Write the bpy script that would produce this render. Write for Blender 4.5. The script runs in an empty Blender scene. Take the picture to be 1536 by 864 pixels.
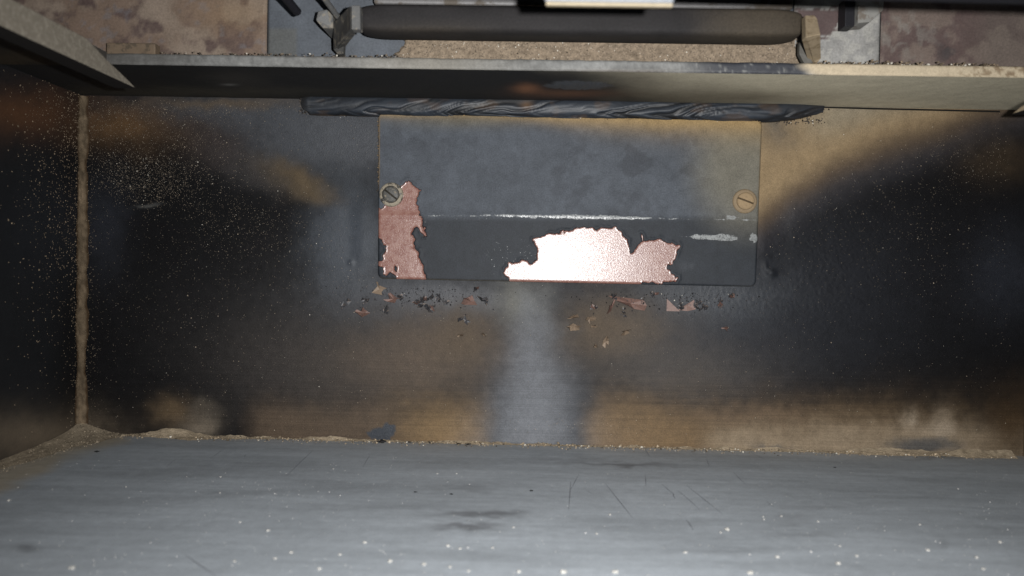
import bpy, bmesh, math
import numpy as np
from mathutils import Matrix, Vector

scene = bpy.context.scene
COL = scene.collection

# ------------------------------------------------------------------ camera, light, exposure
F = 1206.0                      # focal length in chart units (1536 wide)
D = 0.387                       # lens to back wall
FOOT = (792.0, 404.0)           # chart point straight ahead of the lens
ROLL = math.radians(1.12)
cr, sr = math.cos(ROLL), math.sin(ROLL)
EYE_Z = 0.0845                  # lens height above the firebox floor

def _unroll(px, py):
    dx = np.asarray(px, float) - 768.0; dy = np.asarray(py, float) - 432.0
    return dx * cr + dy * sr, -dx * sr + dy * cr

_fx, _fy = _unroll(*FOOT)
YAW = math.atan2(float(_fx), F)                  # foot is right of the axis -> lens turned left
PITCH = math.atan2(float(_fy), math.hypot(F, float(_fx)))
# camera basis in world (x right, y into the box, z up)
def _basis():
    fwd = Vector((0, 1, 0))
    # rotate so that the chart foot looks along +Y
    ry = Matrix.Rotation(YAW, 3, 'Z')            # to the left
    f = ry @ fwd
    right = ry @ Vector((1, 0, 0))
    rp = Matrix.Rotation(PITCH, 3, right)
    # foot above centre (_fy<0) -> look down
    f = rp @ f
    up = right.cross(f)
    r2 = right * cr - up * (-sr) * -1.0
    r2 = right * cr + up * sr
    u2 = -right * sr + up * cr
    return r2.normalized(), u2.normalized(), f.normalized()
R_, U_, F_ = _basis()
EYE = Vector((0, 0, EYE_Z))
BR, BU, BF, BE = (np.array(v) for v in (R_, U_, F_, EYE))

def P(px, py, Y):
    """the point at depth Y seen at a chart position"""
    dx = (np.asarray(px, float) - 768.0) / F; dy = (432.0 - np.asarray(py, float)) / F
    d = BF + dx[..., None] * BR + dy[..., None] * BU
    return BE + d * (Y / d[..., 1])[..., None] if np.ndim(Y) == 0 else BE + d * (np.asarray(Y) / d[..., 1])[..., None]

def chart(p):
    q = np.asarray(p) - BE
    z = q @ BF
    return 768.0 + F * (q @ BR) / z, 432.0 - F * (q @ BU) / z

cam = bpy.data.cameras.new('camera')
cam.sensor_width = 36.0; cam.lens = F / 1536 * 36
cam.clip_start = 0.005; cam.clip_end = 20
cam.dof.use_dof = True; cam.dof.focus_distance = 0.385; cam.dof.aperture_fstop = cam.lens / 2.3
cam_o = bpy.data.objects.new('camera', cam); COL.objects.link(cam_o)
m = Matrix.Identity(4)
for i in range(3):
    m[i][0], m[i][1], m[i][2], m[i][3] = R_[i], U_[i], -F_[i], EYE[i]
cam_o.matrix_world = m
scene.camera = cam_o

world = bpy.data.worlds.new('World'); scene.world = world; world.use_nodes = True
world.node_tree.nodes['Background'].inputs[0].default_value = (0.55, 0.6, 0.7, 1)
world.node_tree.nodes['Background'].inputs[1].default_value = 0.015

fl = bpy.data.lights.new('phone_flash', 'SPOT')
fl.energy = 7.3; fl.color = (1.0, 0.995, 0.985); fl.shadow_soft_size = 0.0022
fl.spot_size = math.radians(117); fl.spot_blend = 1.0
fl_o = bpy.data.objects.new('phone_flash', fl); COL.objects.link(fl_o)
fl_o.location = (0.019, -0.002, EYE_Z + 0.005)
fl_o.rotation_euler = (math.radians(88), 0, 0)

vs = scene.view_settings
vs.view_transform = 'Standard'; vs.look = 'None'; vs.exposure = 0.0; vs.gamma = 1.0
vs.use_curve_mapping = False

# ------------------------------------------------------------------ helpers
rng = np.random.default_rng(7)
_T = np.random.default_rng(11).random((256, 256))

def vnoise(x, y):
    x = np.asarray(x, float); y = np.asarray(y, float)
    xi = np.floor(x).astype(int); yi = np.floor(y).astype(int)
    fx = x - xi; fy = y - yi
    fx = fx * fx * (3 - 2 * fx); fy = fy * fy * (3 - 2 * fy)
    a = _T[xi & 255, yi & 255]; b = _T[(xi + 1) & 255, yi & 255]
    c = _T[xi & 255, (yi + 1) & 255]; d = _T[(xi + 1) & 255, (yi + 1) & 255]
    return (a * (1 - fx) + b * fx) * (1 - fy) + (c * (1 - fx) + d * fx) * fy

def fbm(x, y, o=4, seed=0.0):
    s = 0; a = 0.5; t = 0
    for i in range(o):
        s = s + a * vnoise(x + 17.3 * i + seed, y - 9.1 * i + seed * 1.7); t += a
        x = x * 2.03; y = y * 2.03; a *= 0.5
    return s / t

def sig(x): return 1.0 / (1.0 + np.exp(-np.clip(x, -40, 40)))
def sst(a, b, x):
    t = np.clip((x - a) / (b - a), 0, 1); return t * t * (3 - 2 * t)
def lin(*c):
    c = np.array(c, float) / 255
    return np.where(c <= 0.04045, c / 12.92, ((c + 0.055) / 1.055) ** 2.4)
def blob(u, v, cx, cy, rx, ry, rot=0.0, p=1.0):
    r = math.radians(rot); dx = u - cx; dy = v - cy
    a = (dx * math.cos(r) + dy * math.sin(r)) / rx; b = (-dx * math.sin(r) + dy * math.cos(r)) / ry
    return np.exp(-((a * a + b * b) ** p))
def mixc(col, c, w):
    w = np.clip(w, 0, 1)[..., None]
    return col * (1 - w) + np.asarray(c) * w

def sdf(u, v, poly):
    """signed distance to a closed outline, positive inside"""
    u = np.asarray(u); v = np.asarray(v)
    d = np.full(u.shape, 1e9); ins = np.zeros(u.shape, bool)
    n = len(poly)
    for i in range(n):
        x0, y0 = poly[i]; x1, y1 = poly[(i + 1) % n]
        ex, ey = x1 - x0, y1 - y0
        t = np.clip(((u - x0) * ex + (v - y0) * ey) / (ex * ex + ey * ey + 1e-9), 0, 1)
        d = np.minimum(d, np.hypot(u - x0 - t * ex, v - y0 - t * ey))
        if y0 != y1:
            c = ((y0 > v) != (y1 > v)) & (u < (x1 - x0) * (v - y0) / (y1 - y0) + x0)
            ins ^= c
    return np.where(ins, d, -d)

def link(name, me, mat=None, parent=None, label=None, cat=None, group=None, kind=None):
    o = bpy.data.objects.new(name, me); COL.objects.link(o)
    if me is not None and mat is not None and not me.materials: me.materials.append(mat)
    if parent is not None: o.parent = parent
    if label: o['label'] = label
    if cat: o['category'] = cat
    if group: o['group'] = group
    if kind: o['kind'] = kind
    return o

def mesh_np(name, verts, faces, smooth=True):
    me = bpy.data.meshes.new(name)
    verts = np.asarray(verts, np.float32); faces = np.asarray(faces, np.int32)
    nf, k = faces.shape
    me.vertices.add(len(verts)); me.vertices.foreach_set('co', verts.ravel())
    me.loops.add(nf * k); me.loops.foreach_set('vertex_index', faces.ravel())
    me.polygons.add(nf)
    me.polygons.foreach_set('loop_start', np.arange(nf, dtype=np.int32) * k)
    me.polygons.foreach_set('use_smooth', np.full(nf, smooth))
    me.update(calc_edges=True)
    return me

def set_attr(me, col=None, **sc):
    n = len(me.vertices)
    if col is not None:
        a = me.color_attributes.new('col', 'FLOAT_COLOR', 'POINT')
        c = np.ones((n, 4), np.float32); c[:, :3] = np.asarray(col).reshape(-1, 3)
        a.data.foreach_set('color', c.ravel())
    for k, w in sc.items():
        a = me.attributes.new(k, 'FLOAT', 'POINT')
        a.data.foreach_set('value', np.asarray(w, np.float32).ravel())

def grid_mesh(name, pts, flip=False):
    """pts (nv,nu,3)"""
    nv, nu = pts.shape[:2]
    idx = np.arange(nv * nu).reshape(nv, nu)
    f = np.stack([idx[:-1, :-1], idx[:-1, 1:], idx[1:, 1:], idx[1:, :-1]], -1).reshape(-1, 4)
    if flip: f = f[:, ::-1]
    me = mesh_np(name, pts.reshape(-1, 3), f)
    uv = me.uv_layers.new(name='UVMap')
    uu, vv = np.meshgrid(np.linspace(0, 1, nu), np.linspace(0, 1, nv))
    q = np.stack([uu.ravel(), vv.ravel()], -1)[f.ravel()].astype(np.float32)
    uv.data.foreach_set('uv', q.ravel())
    return me

def hull_box(name, x0, x1, y0, y1, z0, z1, bev=0.0, seg=2, jitter=0.0):
    bm = bmesh.new()
    bmesh.ops.create_cube(bm, size=1.0)
    for v in bm.verts:
        v.co = Vector((x0 + (v.co.x + .5) * (x1 - x0), y0 + (v.co.y + .5) * (y1 - y0), z0 + (v.co.z + .5) * (z1 - z0)))
    if bev: bmesh.ops.bevel(bm, geom=list(bm.edges), offset=bev, segments=seg, affect='EDGES', profile=.5)
    me = bpy.data.meshes.new(name); bm.to_mesh(me); bm.free()
    return me

def prism(name, poly, axis, a0, a1, bev=0.0):
    """extrude an outline; axis 'x': outline is (y,z); 'y': (x,z); 'z': (x,y)"""
    bm = bmesh.new()
    def pt(p, a):
        return {'x': (a, p[0], p[1]), 'y': (p[0], a, p[1]), 'z': (p[0], p[1], a)}[axis]
    A = [bm.verts.new(pt(p, a0)) for p in poly]; B = [bm.verts.new(pt(p, a1)) for p in poly]
    n = len(poly)
    bm.faces.new(A); bm.faces.new(B[::-1])
    for i in range(n): bm.faces.new((A[i], B[i], B[(i + 1) % n], A[(i + 1) % n]))
    bmesh.ops.recalc_face_normals(bm, faces=list(bm.faces))
    if bev: bmesh.ops.bevel(bm, geom=list(bm.edges), offset=bev, segments=2, affect='EDGES', profile=.5)
    me = bpy.data.meshes.new(name); bm.to_mesh(me); bm.free()
    return me

def pebbles(name, pts, size, flat=1.0, flat_axis=2, sd=1, col=None, var=0.25, bright=0.0):
    """many little broken grains in one mesh"""
    r = np.random.default_rng(sd); n = len(pts)
    o = np.array([[1, 0, 0], [-1, 0, 0], [0, 1, 0], [0, -1, 0], [0, 0, 1], [0, 0, -1]], float)
    f = np.array([[0, 2, 4], [2, 1, 4], [1, 3, 4], [3, 0, 4], [2, 0, 5], [1, 2, 5], [3, 1, 5], [0, 3, 5]])
    q = r.normal(size=(n, 4)); q /= np.linalg.norm(q, axis=1)[:, None]
    w, x, y, z = q.T
    M = np.stack([1 - 2 * (y * y + z * z), 2 * (x * y - z * w), 2 * (x * z + y * w), 2 * (x * y + z * w), 1 - 2 * (x * x + z * z),
                  2 * (y * z - x * w), 2 * (x * z - y * w), 2 * (y * z + x * w), 1 - 2 * (x * x + y * y)], -1).reshape(n, 3, 3)
    s = np.asarray(size).reshape(-1, 1, 1) * np.ones((n, 1, 1))
    v = o[None] * (0.55 + 0.7 * r.random((n, 6, 1)))
    v = np.einsum('nij,nkj->nki', M, v) * s
    v[:, :, flat_axis] *= flat
    v = v + np.asarray(pts)[:, None, :]
    ff = (f[None] + 6 * np.arange(n)[:, None, None]).reshape(-1, 3)
    me = mesh_np(name, v.reshape(-1, 3), ff, smooth=False)
    c = np.asarray(col, float)
    if c.ndim == 1: c = np.tile(c, (n, 1))
    c = c * (1 + var * r.normal(size=(n, 1))).clip(.25, 2.2)
    if bright: c = np.where(r.random((n, 1)) < bright, np.array([.62, .58, .5]), c)
    set_attr(me, np.repeat(c, 6, 0))
    return me

# ------------------------------------------------------------------ materials
def new_mat(name):
    mt = bpy.data.materials.new(name); mt.use_nodes = True
    nt = mt.node_tree
    return mt, nt, nt.nodes['Principled BSDF']
def N(nt, t, **kw):
    n = nt.nodes.new(t)
    for k, v in kw.items():
        if isinstance(k, str) and hasattr(n, k): setattr(n, k, v)
    return n
def inp(nt, sock, v):
    if hasattr(v, 'is_output') or isinstance(v, bpy.types.NodeSocket): nt.links.new(v, sock)
    else: sock.default_value = v
def math_n(nt, op, a, b=0.0, c=None, clamp=False):
    n = nt.nodes.new('ShaderNodeMath'); n.operation = op; n.use_clamp = clamp
    inp(nt, n.inputs[0], a); inp(nt, n.inputs[1], b)
    if c is not None: inp(nt, n.inputs[2], c)
    return n.outputs[0]
def rng_n(nt, v, a, b, c=0.0, d=1.0, smooth=True):
    n = nt.nodes.new('ShaderNodeMapRange'); n.interpolation_type = 'SMOOTHSTEP' if smooth else 'LINEAR'
    inp(nt, n.inputs[0], v)
    for i, x in enumerate((a, b, c, d)): inp(nt, n.inputs[i + 1], x)
    return n.outputs[0]
def mixn(nt, f, a, b, blend='MIX'):
    n = nt.nodes.new('ShaderNodeMix'); n.data_type = 'RGBA'; n.blend_type = blend
    inp(nt, n.inputs['Factor'], f)
    for s, v in ((n.inputs[6], a), (n.inputs[7], b)):
        inp(nt, s, (*v, 1) if isinstance(v, (tuple, list, np.ndarray)) and len(v) == 3 else v)
    return n.outputs[2]
def noise_n(nt, scale, detail=4.0, rough=.55, vec=None, stretch=None, dist=0.0):
    tc = nt.nodes.new('ShaderNodeTexCoord')
    v = tc.outputs['Object']
    if stretch:
        mp = nt.nodes.new('ShaderNodeMapping'); mp.inputs['Scale'].default_value = stretch
        nt.links.new(v, mp.inputs['Vector']); v = mp.outputs['Vector']
    n = nt.nodes.new('ShaderNodeTexNoise')
    n.inputs['Scale'].default_value = scale; n.inputs['Detail'].default_value = detail
    n.inputs['Roughness'].default_value = rough; n.inputs['Distortion'].default_value = dist
    nt.links.new(v, n.inputs['Vector'])
    return n.outputs['Fac']
def attr_n(nt, name, color=False):
    n = nt.nodes.new('ShaderNodeAttribute'); n.attribute_name = name
    return n.outputs['Color'] if color else n.outputs['Fac']
def bump_n(nt, h, dist, strength=1.0, prev=None):
    n = nt.nodes.new('ShaderNodeBump'); n.inputs['Strength'].default_value = strength
    n.inputs['Distance'].default_value = dist
    inp(nt, n.inputs['Height'], h)
    if prev is not None: nt.links.new(prev, n.inputs['Normal'])
    return n.outputs['Normal']
def scale_col(nt, col, fac):
    n = nt.nodes.new('ShaderNodeVectorMath'); n.operation = 'SCALE'
    inp(nt, n.inputs[0], col); inp(nt, n.inputs['Scale'], fac)
    return n.outputs[0]

def stained_metal(name, r0=.46, r1=.85, spec=.5, amp=.35, nscale=900, grain=0.0, wipe=0.0, bumpd=.0001, bumps=1800, aniso=0.0, brush=False, speck=0.0):
    """colour comes from the stain map, dust makes it matt"""
    mt, nt, bs = new_mat(name)
    col = attr_n(nt, 'col', True); dust = attr_n(nt, 'dust')
    n1 = noise_n(nt, nscale, 5, .65); n2 = noise_n(nt, nscale * .13, 4, .6)
    f = math_n(nt, 'ADD', math_n(nt, 'MULTIPLY_ADD', n1, 2 * amp, 1 - amp), math_n(nt, 'MULTIPLY_ADD', n2, amp, -amp * .5))
    if brush:
        n3 = noise_n(nt, 260, 5, .7, stretch=(.045, 1, 6.0))
        sp_ = nt.nodes.new('ShaderNodeSeparateXYZ'); tc_ = nt.nodes.new('ShaderNodeTexCoord'); nt.links.new(tc_.outputs['Object'], sp_.inputs[0])
        bw = rng_n(nt, sp_.outputs[2], .055, .03)
        n3 = math_n(nt, 'MULTIPLY', math_n(nt, 'ADD', n3, -.5), bw)
        f = math_n(nt, 'MULTIPLY', f, math_n(nt, 'MULTIPLY_ADD', n3, .75, 1.0))
    if wipe:
        n4 = noise_n(nt, 330, 6, .72, stretch=(.05, 1, 1)); n5 = noise_n(nt, 70, 4, .6, stretch=(.25, 1, 1), dist=.6)
        f = math_n(nt, 'MULTIPLY', f, math_n(nt, 'MULTIPLY_ADD', n4, wipe, 1 - wipe / 2)); f = math_n(nt, 'MULTIPLY', f, math_n(nt, 'MULTIPLY_ADD', n5, wipe, 1 - wipe / 2))
    c = scale_col(nt, col, f)
    if speck:
        sp = rng_n(nt, noise_n(nt, 2600, 2, .5), .69, .76)
        c = mixn(nt, math_n(nt, 'MULTIPLY', sp, speck), c, (.22, .2, .17))
    nt.links.new(c, bs.inputs['Base Color'])
    rr = rng_n(nt, dust, 0, 1, r0, r1, False)
    rr = math_n(nt, 'ADD', rr, math_n(nt, 'MULTIPLY_ADD', n2, .16, -.08))
    nt.links.new(rr, bs.inputs['Roughness'])
    nt.links.new(rng_n(nt, dust, 0, 1, spec, .08, False), bs.inputs['Specular IOR Level'])
    h = noise_n(nt, bumps, 4, .7)
    b = bump_n(nt, h, bumpd, .8)
    b = bump_n(nt, noise_n(nt, 160, 3, .5), .0003, .35, b)
    nt.links.new(b, bs.inputs['Normal'])
    if aniso:
        bs.inputs['Anisotropic'].default_value = aniso
        bs.inputs['Anisotropic Rotation'].default_value = .25
        tg = nt.nodes.new('ShaderNodeTangent'); tg.direction_type = 'UV_MAP'; tg.uv_map = 'UVMap'
        nt.links.new(tg.outputs[0], bs.inputs['Tangent'])
    return mt

def plain(name, c, rough=.5, spec=.4, metal=0.0, amp=.3, nscale=500, c2=None, c2_scale=120, c2_at=(.5, .62), bumpd=.00012, bumps=1500):
    mt, nt, bs = new_mat(name)
    n1 = noise_n(nt, nscale, 5, .65)
    col = scale_col(nt, mixn(nt, 0.0, c, c), math_n(nt, 'MULTIPLY_ADD', n1, 2 * amp, 1 - amp))
    if c2 is not None:
        w = rng_n(nt, noise_n(nt, c2_scale, 6, .65), *c2_at)
        col = mixn(nt, w, col, c2)
        nt.links.new(rng_n(nt, w, 0, 1, rough, min(.95, rough + .3)), bs.inputs['Roughness'])
    else: bs.inputs['Roughness'].default_value = rough
    nt.links.new(col, bs.inputs['Base Color'])
    bs.inputs['Specular IOR Level'].default_value = spec; bs.inputs['Metallic'].default_value = metal
    nt.links.new(bump_n(nt, noise_n(nt, bumps, 4, .7), bumpd, .8), bs.inputs['Normal'])
    return mt

def grain_mat(name, rough=.85):
    mt, nt, bs = new_mat(name)
    nt.links.new(attr_n(nt, 'col', True), bs.inputs['Base Color'])
    bs.inputs['Roughness'].default_value = rough; bs.inputs['Specular IOR Level'].default_value = .25
    return mt

M_WALL = stained_metal('sooted_steel', r0=.46, spec=.38, amp=.6, nscale=1900, aniso=.55, brush=True, speck=.16, bumpd=.00018)
M_SIDE = stained_metal('sooted_side_steel', r0=.40, amp=.25, speck=.12)
M_LEDGE = stained_metal('ledge_steel', r0=.5, amp=.4, nscale=1500)
M_PANEL = stained_metal('panel_steel', r0=.55, amp=.5, nscale=1100)
M_FLOOR = stained_metal('ash_filmed_floor', r0=.6, spec=.35, amp=.36, nscale=2000, bumpd=.00008, wipe=.42)
M_GRAIN = grain_mat('ash_grain')
M_DRIFT = stained_metal('ash_drift', r0=.9, spec=.1, amp=.35, nscale=1500, bumpd=.0006, bumps=1300)

# ------------------------------------------------------------------ room sizes of the box
ZS = float(P(830, 154, D)[2])          # underside of the ledge
XL = float(P(121, 420, D)[0]); XR = float(P(1543, 420, D)[0])
YF = 0.325                             # front edge of the ledge
LT = 0.0045                            # ledge plate thickness
YB = 0.10                              # open front
YU = 0.341                             # upper plates

# ------------------------------------------------------------------ stain map of the firebox walls, some flash sheen painted in
def stain_sheen(u, v):
    w1 = fbm(u / 60, v / 60, 4, 3.1) - .5; w2 = fbm(u / 60, v / 60, 4, 8.7) - .5
    w3 = fbm(u / 13, v / 13, 3, 1.9) - .5; w4 = fbm(u / 13, v / 13, 3, 6.2) - .5
    uu = u + 34 * w1 + 16 * w3; vv = v + 22 * w2 + 12 * w4
    col = np.tile(np.array([.0050, .0050, .0056]), u.shape + (1,))
    dust = np.full(u.shape, .8)
    nz = .75 * fbm(u / 11, v / 9, 5, 4.6) + .25 * fbm(u / 90, v / 3, 4, 2.4)
    def put(c, w, d=0.0):
        nonlocal col, dust
        w = np.clip(w, 0, 1); w = np.clip(w + (nz - .5) * 1.0 * w * (1 - w), 0, 1); col = mixc(col, c, w); dust = dust * (1 - w) + d * w
    G = (.052, .056, .064)
    # burnt blue black coat, less soot towards the middle
    put((.017, .019, .025), .9 * blob(uu, vv, 1060, 500, 210, 110), .25)
    put((.016, .018, .024), .9 * blob(uu, vv, 60, 345, 50, 75) + .8 * blob(uu, vv, 160, 340, 36, 70) + .8 * blob(uu, vv, 1510, 410, 60, 70), .0)  # bluish flash sheen of the corners, lifted in colour and gloss
    put((.026, .025, .026), .9 * blob(uu, vv, 590, 500, 250, 120), .35)
    put((.010, .011, .0145), .9 * blob(uu, vv, 1240, 420, 150, 110), .42)
    put((.011, .012, .014), .7 * sst(115, 60, u), .4)  # left wall colour raised towards its bluish sheen
    put(G, .95 * blob(uu, vv, 500, 205, 150, 62, 0, 1.4))
    put(G, .85 * blob(uu, vv, 330, 165, 150, 28))
    put((.046, .053, .064), .95 * blob(uu, vv, 525, 365, 62, 95, 0, 1.4))
    put((.060, .065, .075), .9 * blob(uu, vv, 665, 446, 150, 32))  # flash sheen under the plate, painted as lighter blue-grey
    put((.045, .05, .058), .8 * blob(uu, vv, 1060, 440, 110, 40))
    put((.043, .037, .033), .8 * blob(uu, vv, 490, 545, 150, 75), .5)
    # brown heat tints
    put((.088, .050, .023), .85 * blob(uu, vv, 175, 187, 62, 30) + .25 * blob(uu, vv, 260, 205, 80, 30))
    put((.095, .044, .021), .85 * blob(uu, vv, 30, 170, 85, 36), .7)
    put((.035, .026, .024), .6 * blob(uu, vv, 330, 220, 60, 30, 20))
    st = blob(uu, vv, 450, 278, 62, 22, 33, 1.3) * sig((308 - v) / 3)
    put((.092, .064, .034), .85 * st, .3)
    put((.030, .027, .026), .6 * blob(uu, vv, 380, 255, 70, 20, 30))
    # brown smoke over the lower middle
    put((.082, .061, .045), .9 * blob(uu, vv, 640, 530, 125, 58, -8, 1.2), .45)
    put((.088, .066, .046), .8 * blob(uu, vv, 930, 500, 75, 46), .45)
    put((.060, .052, .046), .7 * blob(uu, vv, 1020, 560, 130, 50), .35)
    low = sig((vv + 14 * (fbm(u / 120, v / 5, 4, 7.1) - .5) - 612) / 15)
    put((.185, .122, .062), .95 * low * sst(540, 640, uu) * (1 - sst(700, 760, uu)), .6)
    put((.165, .108, .056), .95 * low * sst(860, 905, uu) * (1 - .45 * sst(960, 1130, uu)) * (1 - .9 * sst(1400, 1500, u)), .45)
    put((.085, .060, .040), .85 * sig((vv - 608) / 9) * sst(352, 412, u + 26 * w2) * (1 - sst(560, 660, uu)), .4)
    put((.23, .18, .125), .85 * sig((vv - 640) / 8) * sst(1020, 1100, uu) * (1 - .2 * sst(1480, 1530, u)), .7)
    put((.13, .085, .05), .45 * blob(uu, vv, 1130, 622, 90, 14))
    put((.11, .075, .042), .75 * blob(uu, vv, 250, 620, 30, 20), .5)
    put((.20, .165, .125), .6 * blob(uu, vv, 295, 642, 34, 16) + .25 * blob(uu, vv, 310, 615, 26, 16), .7)
    # grey column in the middle: smoke free wall plus the flash streak painted in
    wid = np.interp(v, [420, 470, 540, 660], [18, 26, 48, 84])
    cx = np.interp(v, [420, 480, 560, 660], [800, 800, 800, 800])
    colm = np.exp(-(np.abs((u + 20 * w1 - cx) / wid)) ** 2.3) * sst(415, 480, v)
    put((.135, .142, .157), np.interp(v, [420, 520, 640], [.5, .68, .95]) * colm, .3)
    put((.080, .060, .042), .85 * blob(uu, vv, 695, 505, 46, 44) + .85 * blob(uu, vv, 888, 490, 38, 40), .6)
    put((.13, .125, .105), .6 * blob(uu, vv, 785, 445, 34, 36), .4)
    put((.075, .08, .088), .55 * blob(uu, vv, 800, 455, 13, 26) + .5 * blob(uu, vv, 832, 497, 20, 13))
    # tan dust fan right of the plate
    yb = np.interp(u, [1130, 1160, 1190, 1260, 1330, 1400, 1480, 1560, 1700], [350, 326, 301, 260, 231, 209, 182, 162, 110])
    d = yb - v + 12 * w2
    on = sst(1120, 1140, u)
    put((.028, .027, .032), .8 * on * sig((d + 34) / 10), .1)
    put((.088, .062, .04), on * sig((d + 2) / 8), .5)
    put((.235, .170, .098), on * sst(2, 48, d) * .95, .85)
    put((.215, .185, .135), .85 * on * sst(25, 90, d) * sst(1170, 1260, u) * sst(245, 175, v), .9)
    put((.10, .085, .068), .85 * blob(uu, vv, 1163, 196, 26, 30), .6)
    put((.06, .04, .022), .45 * blob(uu, vv, 1500, 235, 60, 36), .4)
    # smoky wisps, knocked off dust at the bottom right
    put((.26, .21, .155), .75 * blob(uu, vv, 1366, 624, 10, 12) + .7 * blob(uu, vv, 1410, 640, 13, 26) + .4 * blob(uu, vv, 1385, 640, 40, 14), .8)
    put((.055, .058, .062), .85 * sst(-4, 4, 12 - np.abs(v + 10 * w2 - 663)) * blob(uu, vv, 1385, 664, 52, 14, 0, 2), .2)
    put((.055, .058, .062), .75 * blob(uu, vv, 1160, 668, 30, 5), .2)
    # the dark flake shaped spot on the bottom seam
    bl = sdf(u + 6 * (fbm(u / 6, v / 6, 2, 2.2) - .5), v + 6 * (fbm(u / 6, v / 6, 2, 5.2) - .5),
             [(552, 650), (560, 643), (574, 640), (578, 635), (592, 637), (594, 648), (586, 660), (572, 664), (557, 658)])
    put((.028, .033, .042), sst(-1, 1, bl), .1)
    # light scuff, dust towards the side corner and bottom of the left wall
    put((.10, .10, .095), .6 * blob(u, vv, 222, 315, 17, 2.4), .5)
    put((.16, .125, .088), .7 * blob(uu, vv, 50, 655, 110, 38), .8)
    put((.085, .062, .04), .7 * blob(uu, vv, 330, 155, 110, 9), .6)
    put((.05, .03, .014), .8 * blob(uu, vv, 1520, 640, 50, 55), .4)
    return col, np.clip(dust, 0, 1)

# ------------------------------------------------------------------ structure: back wall
nu, nv = 720, 262
xs = np.linspace(XL, XR, nu); zs = np.linspace(0, ZS, nv)
XX, ZZ = np.meshgrid(xs, zs)
pts = np.stack([XX, np.full_like(XX, D), ZZ], -1)
U0, V0 = chart(pts)
col, dust = stain_sheen(U0, V0)
# pressed panel behind the cover plate, small dents, a spatter lump
ex = np.minimum(U0 - 521, 1166 - U0); ey = np.minimum(V0 - 292, 404 - V0)
h = .0007 * sst(0, 26, ex) * sst(-4, 26, ey)
h += .0018 * blob(U0, V0, 1156, 409, 7, 6) + .0008 * blob(U0, V0, 1148, 400, 4, 6) + .0006 * blob(U0, V0, 527, 394, 4, 4)
h -= .0003 * blob(U0, V0, 1176, 350, 12, 60)
h += .0003 * (fbm(U0 / 90, V0 / 90, 3, 4.4) - .5)
# coarse sooty crust right of the plate and under it
cr_w = blob(U0, V0, 1230, 400, 130, 110) + .8 * blob(U0, V0, 1080, 445, 120, 24) + .6 * blob(U0, V0, 380, 380, 150, 90) + .7 * blob(U0, V0, 660, 440, 120, 18)
h += .00016 * np.clip(cr_w, 0, 1) * (fbm(U0 / 2.6, V0 / 2.6, 2, 6.6) - .5) * 2
pts[..., 1] -= h
me = grid_mesh('back_wall', pts, True)
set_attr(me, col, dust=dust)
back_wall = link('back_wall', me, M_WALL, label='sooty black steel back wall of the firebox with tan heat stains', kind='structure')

# side walls
def side_wall(name, X, flip, label):
    ny, nz = 150, 110
    ys = np.linspace(YB, D, ny); z = np.linspace(0, ZS, nz)
    YY, Z2 = np.meshgrid(ys, z)
    p = np.stack([np.full_like(YY, X), YY, Z2], -1)
    p[..., 0] += .0004 * (fbm(YY * 40, Z2 * 40, 3, 1.5) - .5)
    u, v = chart(p)
    c, d = stain_sheen(np.clip(u, -120, 1650), v)
    me = grid_mesh(name, p, flip); set_attr(me, c, dust=d)
    return link(name, me, M_SIDE, label=label, kind='structure')
wall_left = side_wall('wall_left', XL, False, 'black sooty left side wall of the firebox with rusty tint')
wall_right = side_wall('wall_right', XR, True, 'black sooty right side wall of the firebox')

# floor
nx, ny = 560, 260
xs = np.linspace(XL, XR, nx); t = np.linspace(0, 1, ny); ys = D - (D - YB) * t ** 1.25
XX, YY = np.meshgrid(xs, ys)
pts = np.stack([XX, YY, np.zeros_like(XX)], -1)
pts[..., 2] = .0003 * (fbm(XX * 30, YY * 30, 3, 2.5) - .5)
U1, V1 = chart(pts)
w1 = fbm(XX * 28, YY * 130, 4, 1.1) - .5; w2 = fbm(XX * 12, YY * 60, 3, 9.3) - .5
c = np.tile(np.array([.37, .403, .436]), XX.shape + (1,))
c = c * (1 + .30 * w1 + .34 * w2)[..., None]
dk = np.array([.13, .135, .145])
for (x, y, rx, ry, a, rot) in [(715, 771, 60, 5, .75, -1), (700, 789, 56, 6, .8, -2), (760, 772, 30, 6, .5, 0), (940, 697, 66, 3, .7, 1.5), (845, 690, 90, 5, .35, 0),
                               (1205, 800, 60, 4, .35, 0), (1190, 780, 34, 8, .3, 0), (40, 822, 18, 8, .6, 0), (690, 733, 60, 4, .25, 0), (300, 745, 140, 6, .22, -3),
                               (1240, 760, 60, 5, .25, 0), (300, 705, 160, 7, .25, -2), (1400, 684, 60, 4, .45, 0), (900, 742, 30, 6, .2, 0), (1415, 815, 8, 10, .3, 0), (560, 760, 120, 5, .2, 0), (1080, 828, 60, 4, .25, 0)]:
    q = fbm(U1 / 22, V1 / 5, 3, x * .01) - .5
    c = mixc(c, dk, a * blob(U1, V1 + 12 * q, x, y, rx, ry, rot, 1.2))
dust = np.zeros(XX.shape)
edge = np.exp(-(D - YY) / .006) * .5
c = mixc(c, (.36, .30, .22), edge * (.5 + fbm(XX * 90, YY * 90, 3, 3.3)))
# film of tan ash swept to the left side
dl = sdf(U1 + 18 * w1, V1 + 14 * w2, [(-400, 640), (165, 640), (190, 660), (150, 675), (95, 690), (60, 712), (0, 735), (-100, 800), (-400, 950)])
c = mixc(c, (.40, .345, .26), .85 * sst(-12, 10, dl))
set_me = grid_mesh('floor', pts, False)
set_attr(set_me, c, dust=np.clip(sst(-12, 10, dl) + edge, 0, 1) * .8 + .2)
floor = link('floor', set_me, M_FLOOR, label='grey ash-filmed steel floor of the firebox', kind='structure')

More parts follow.
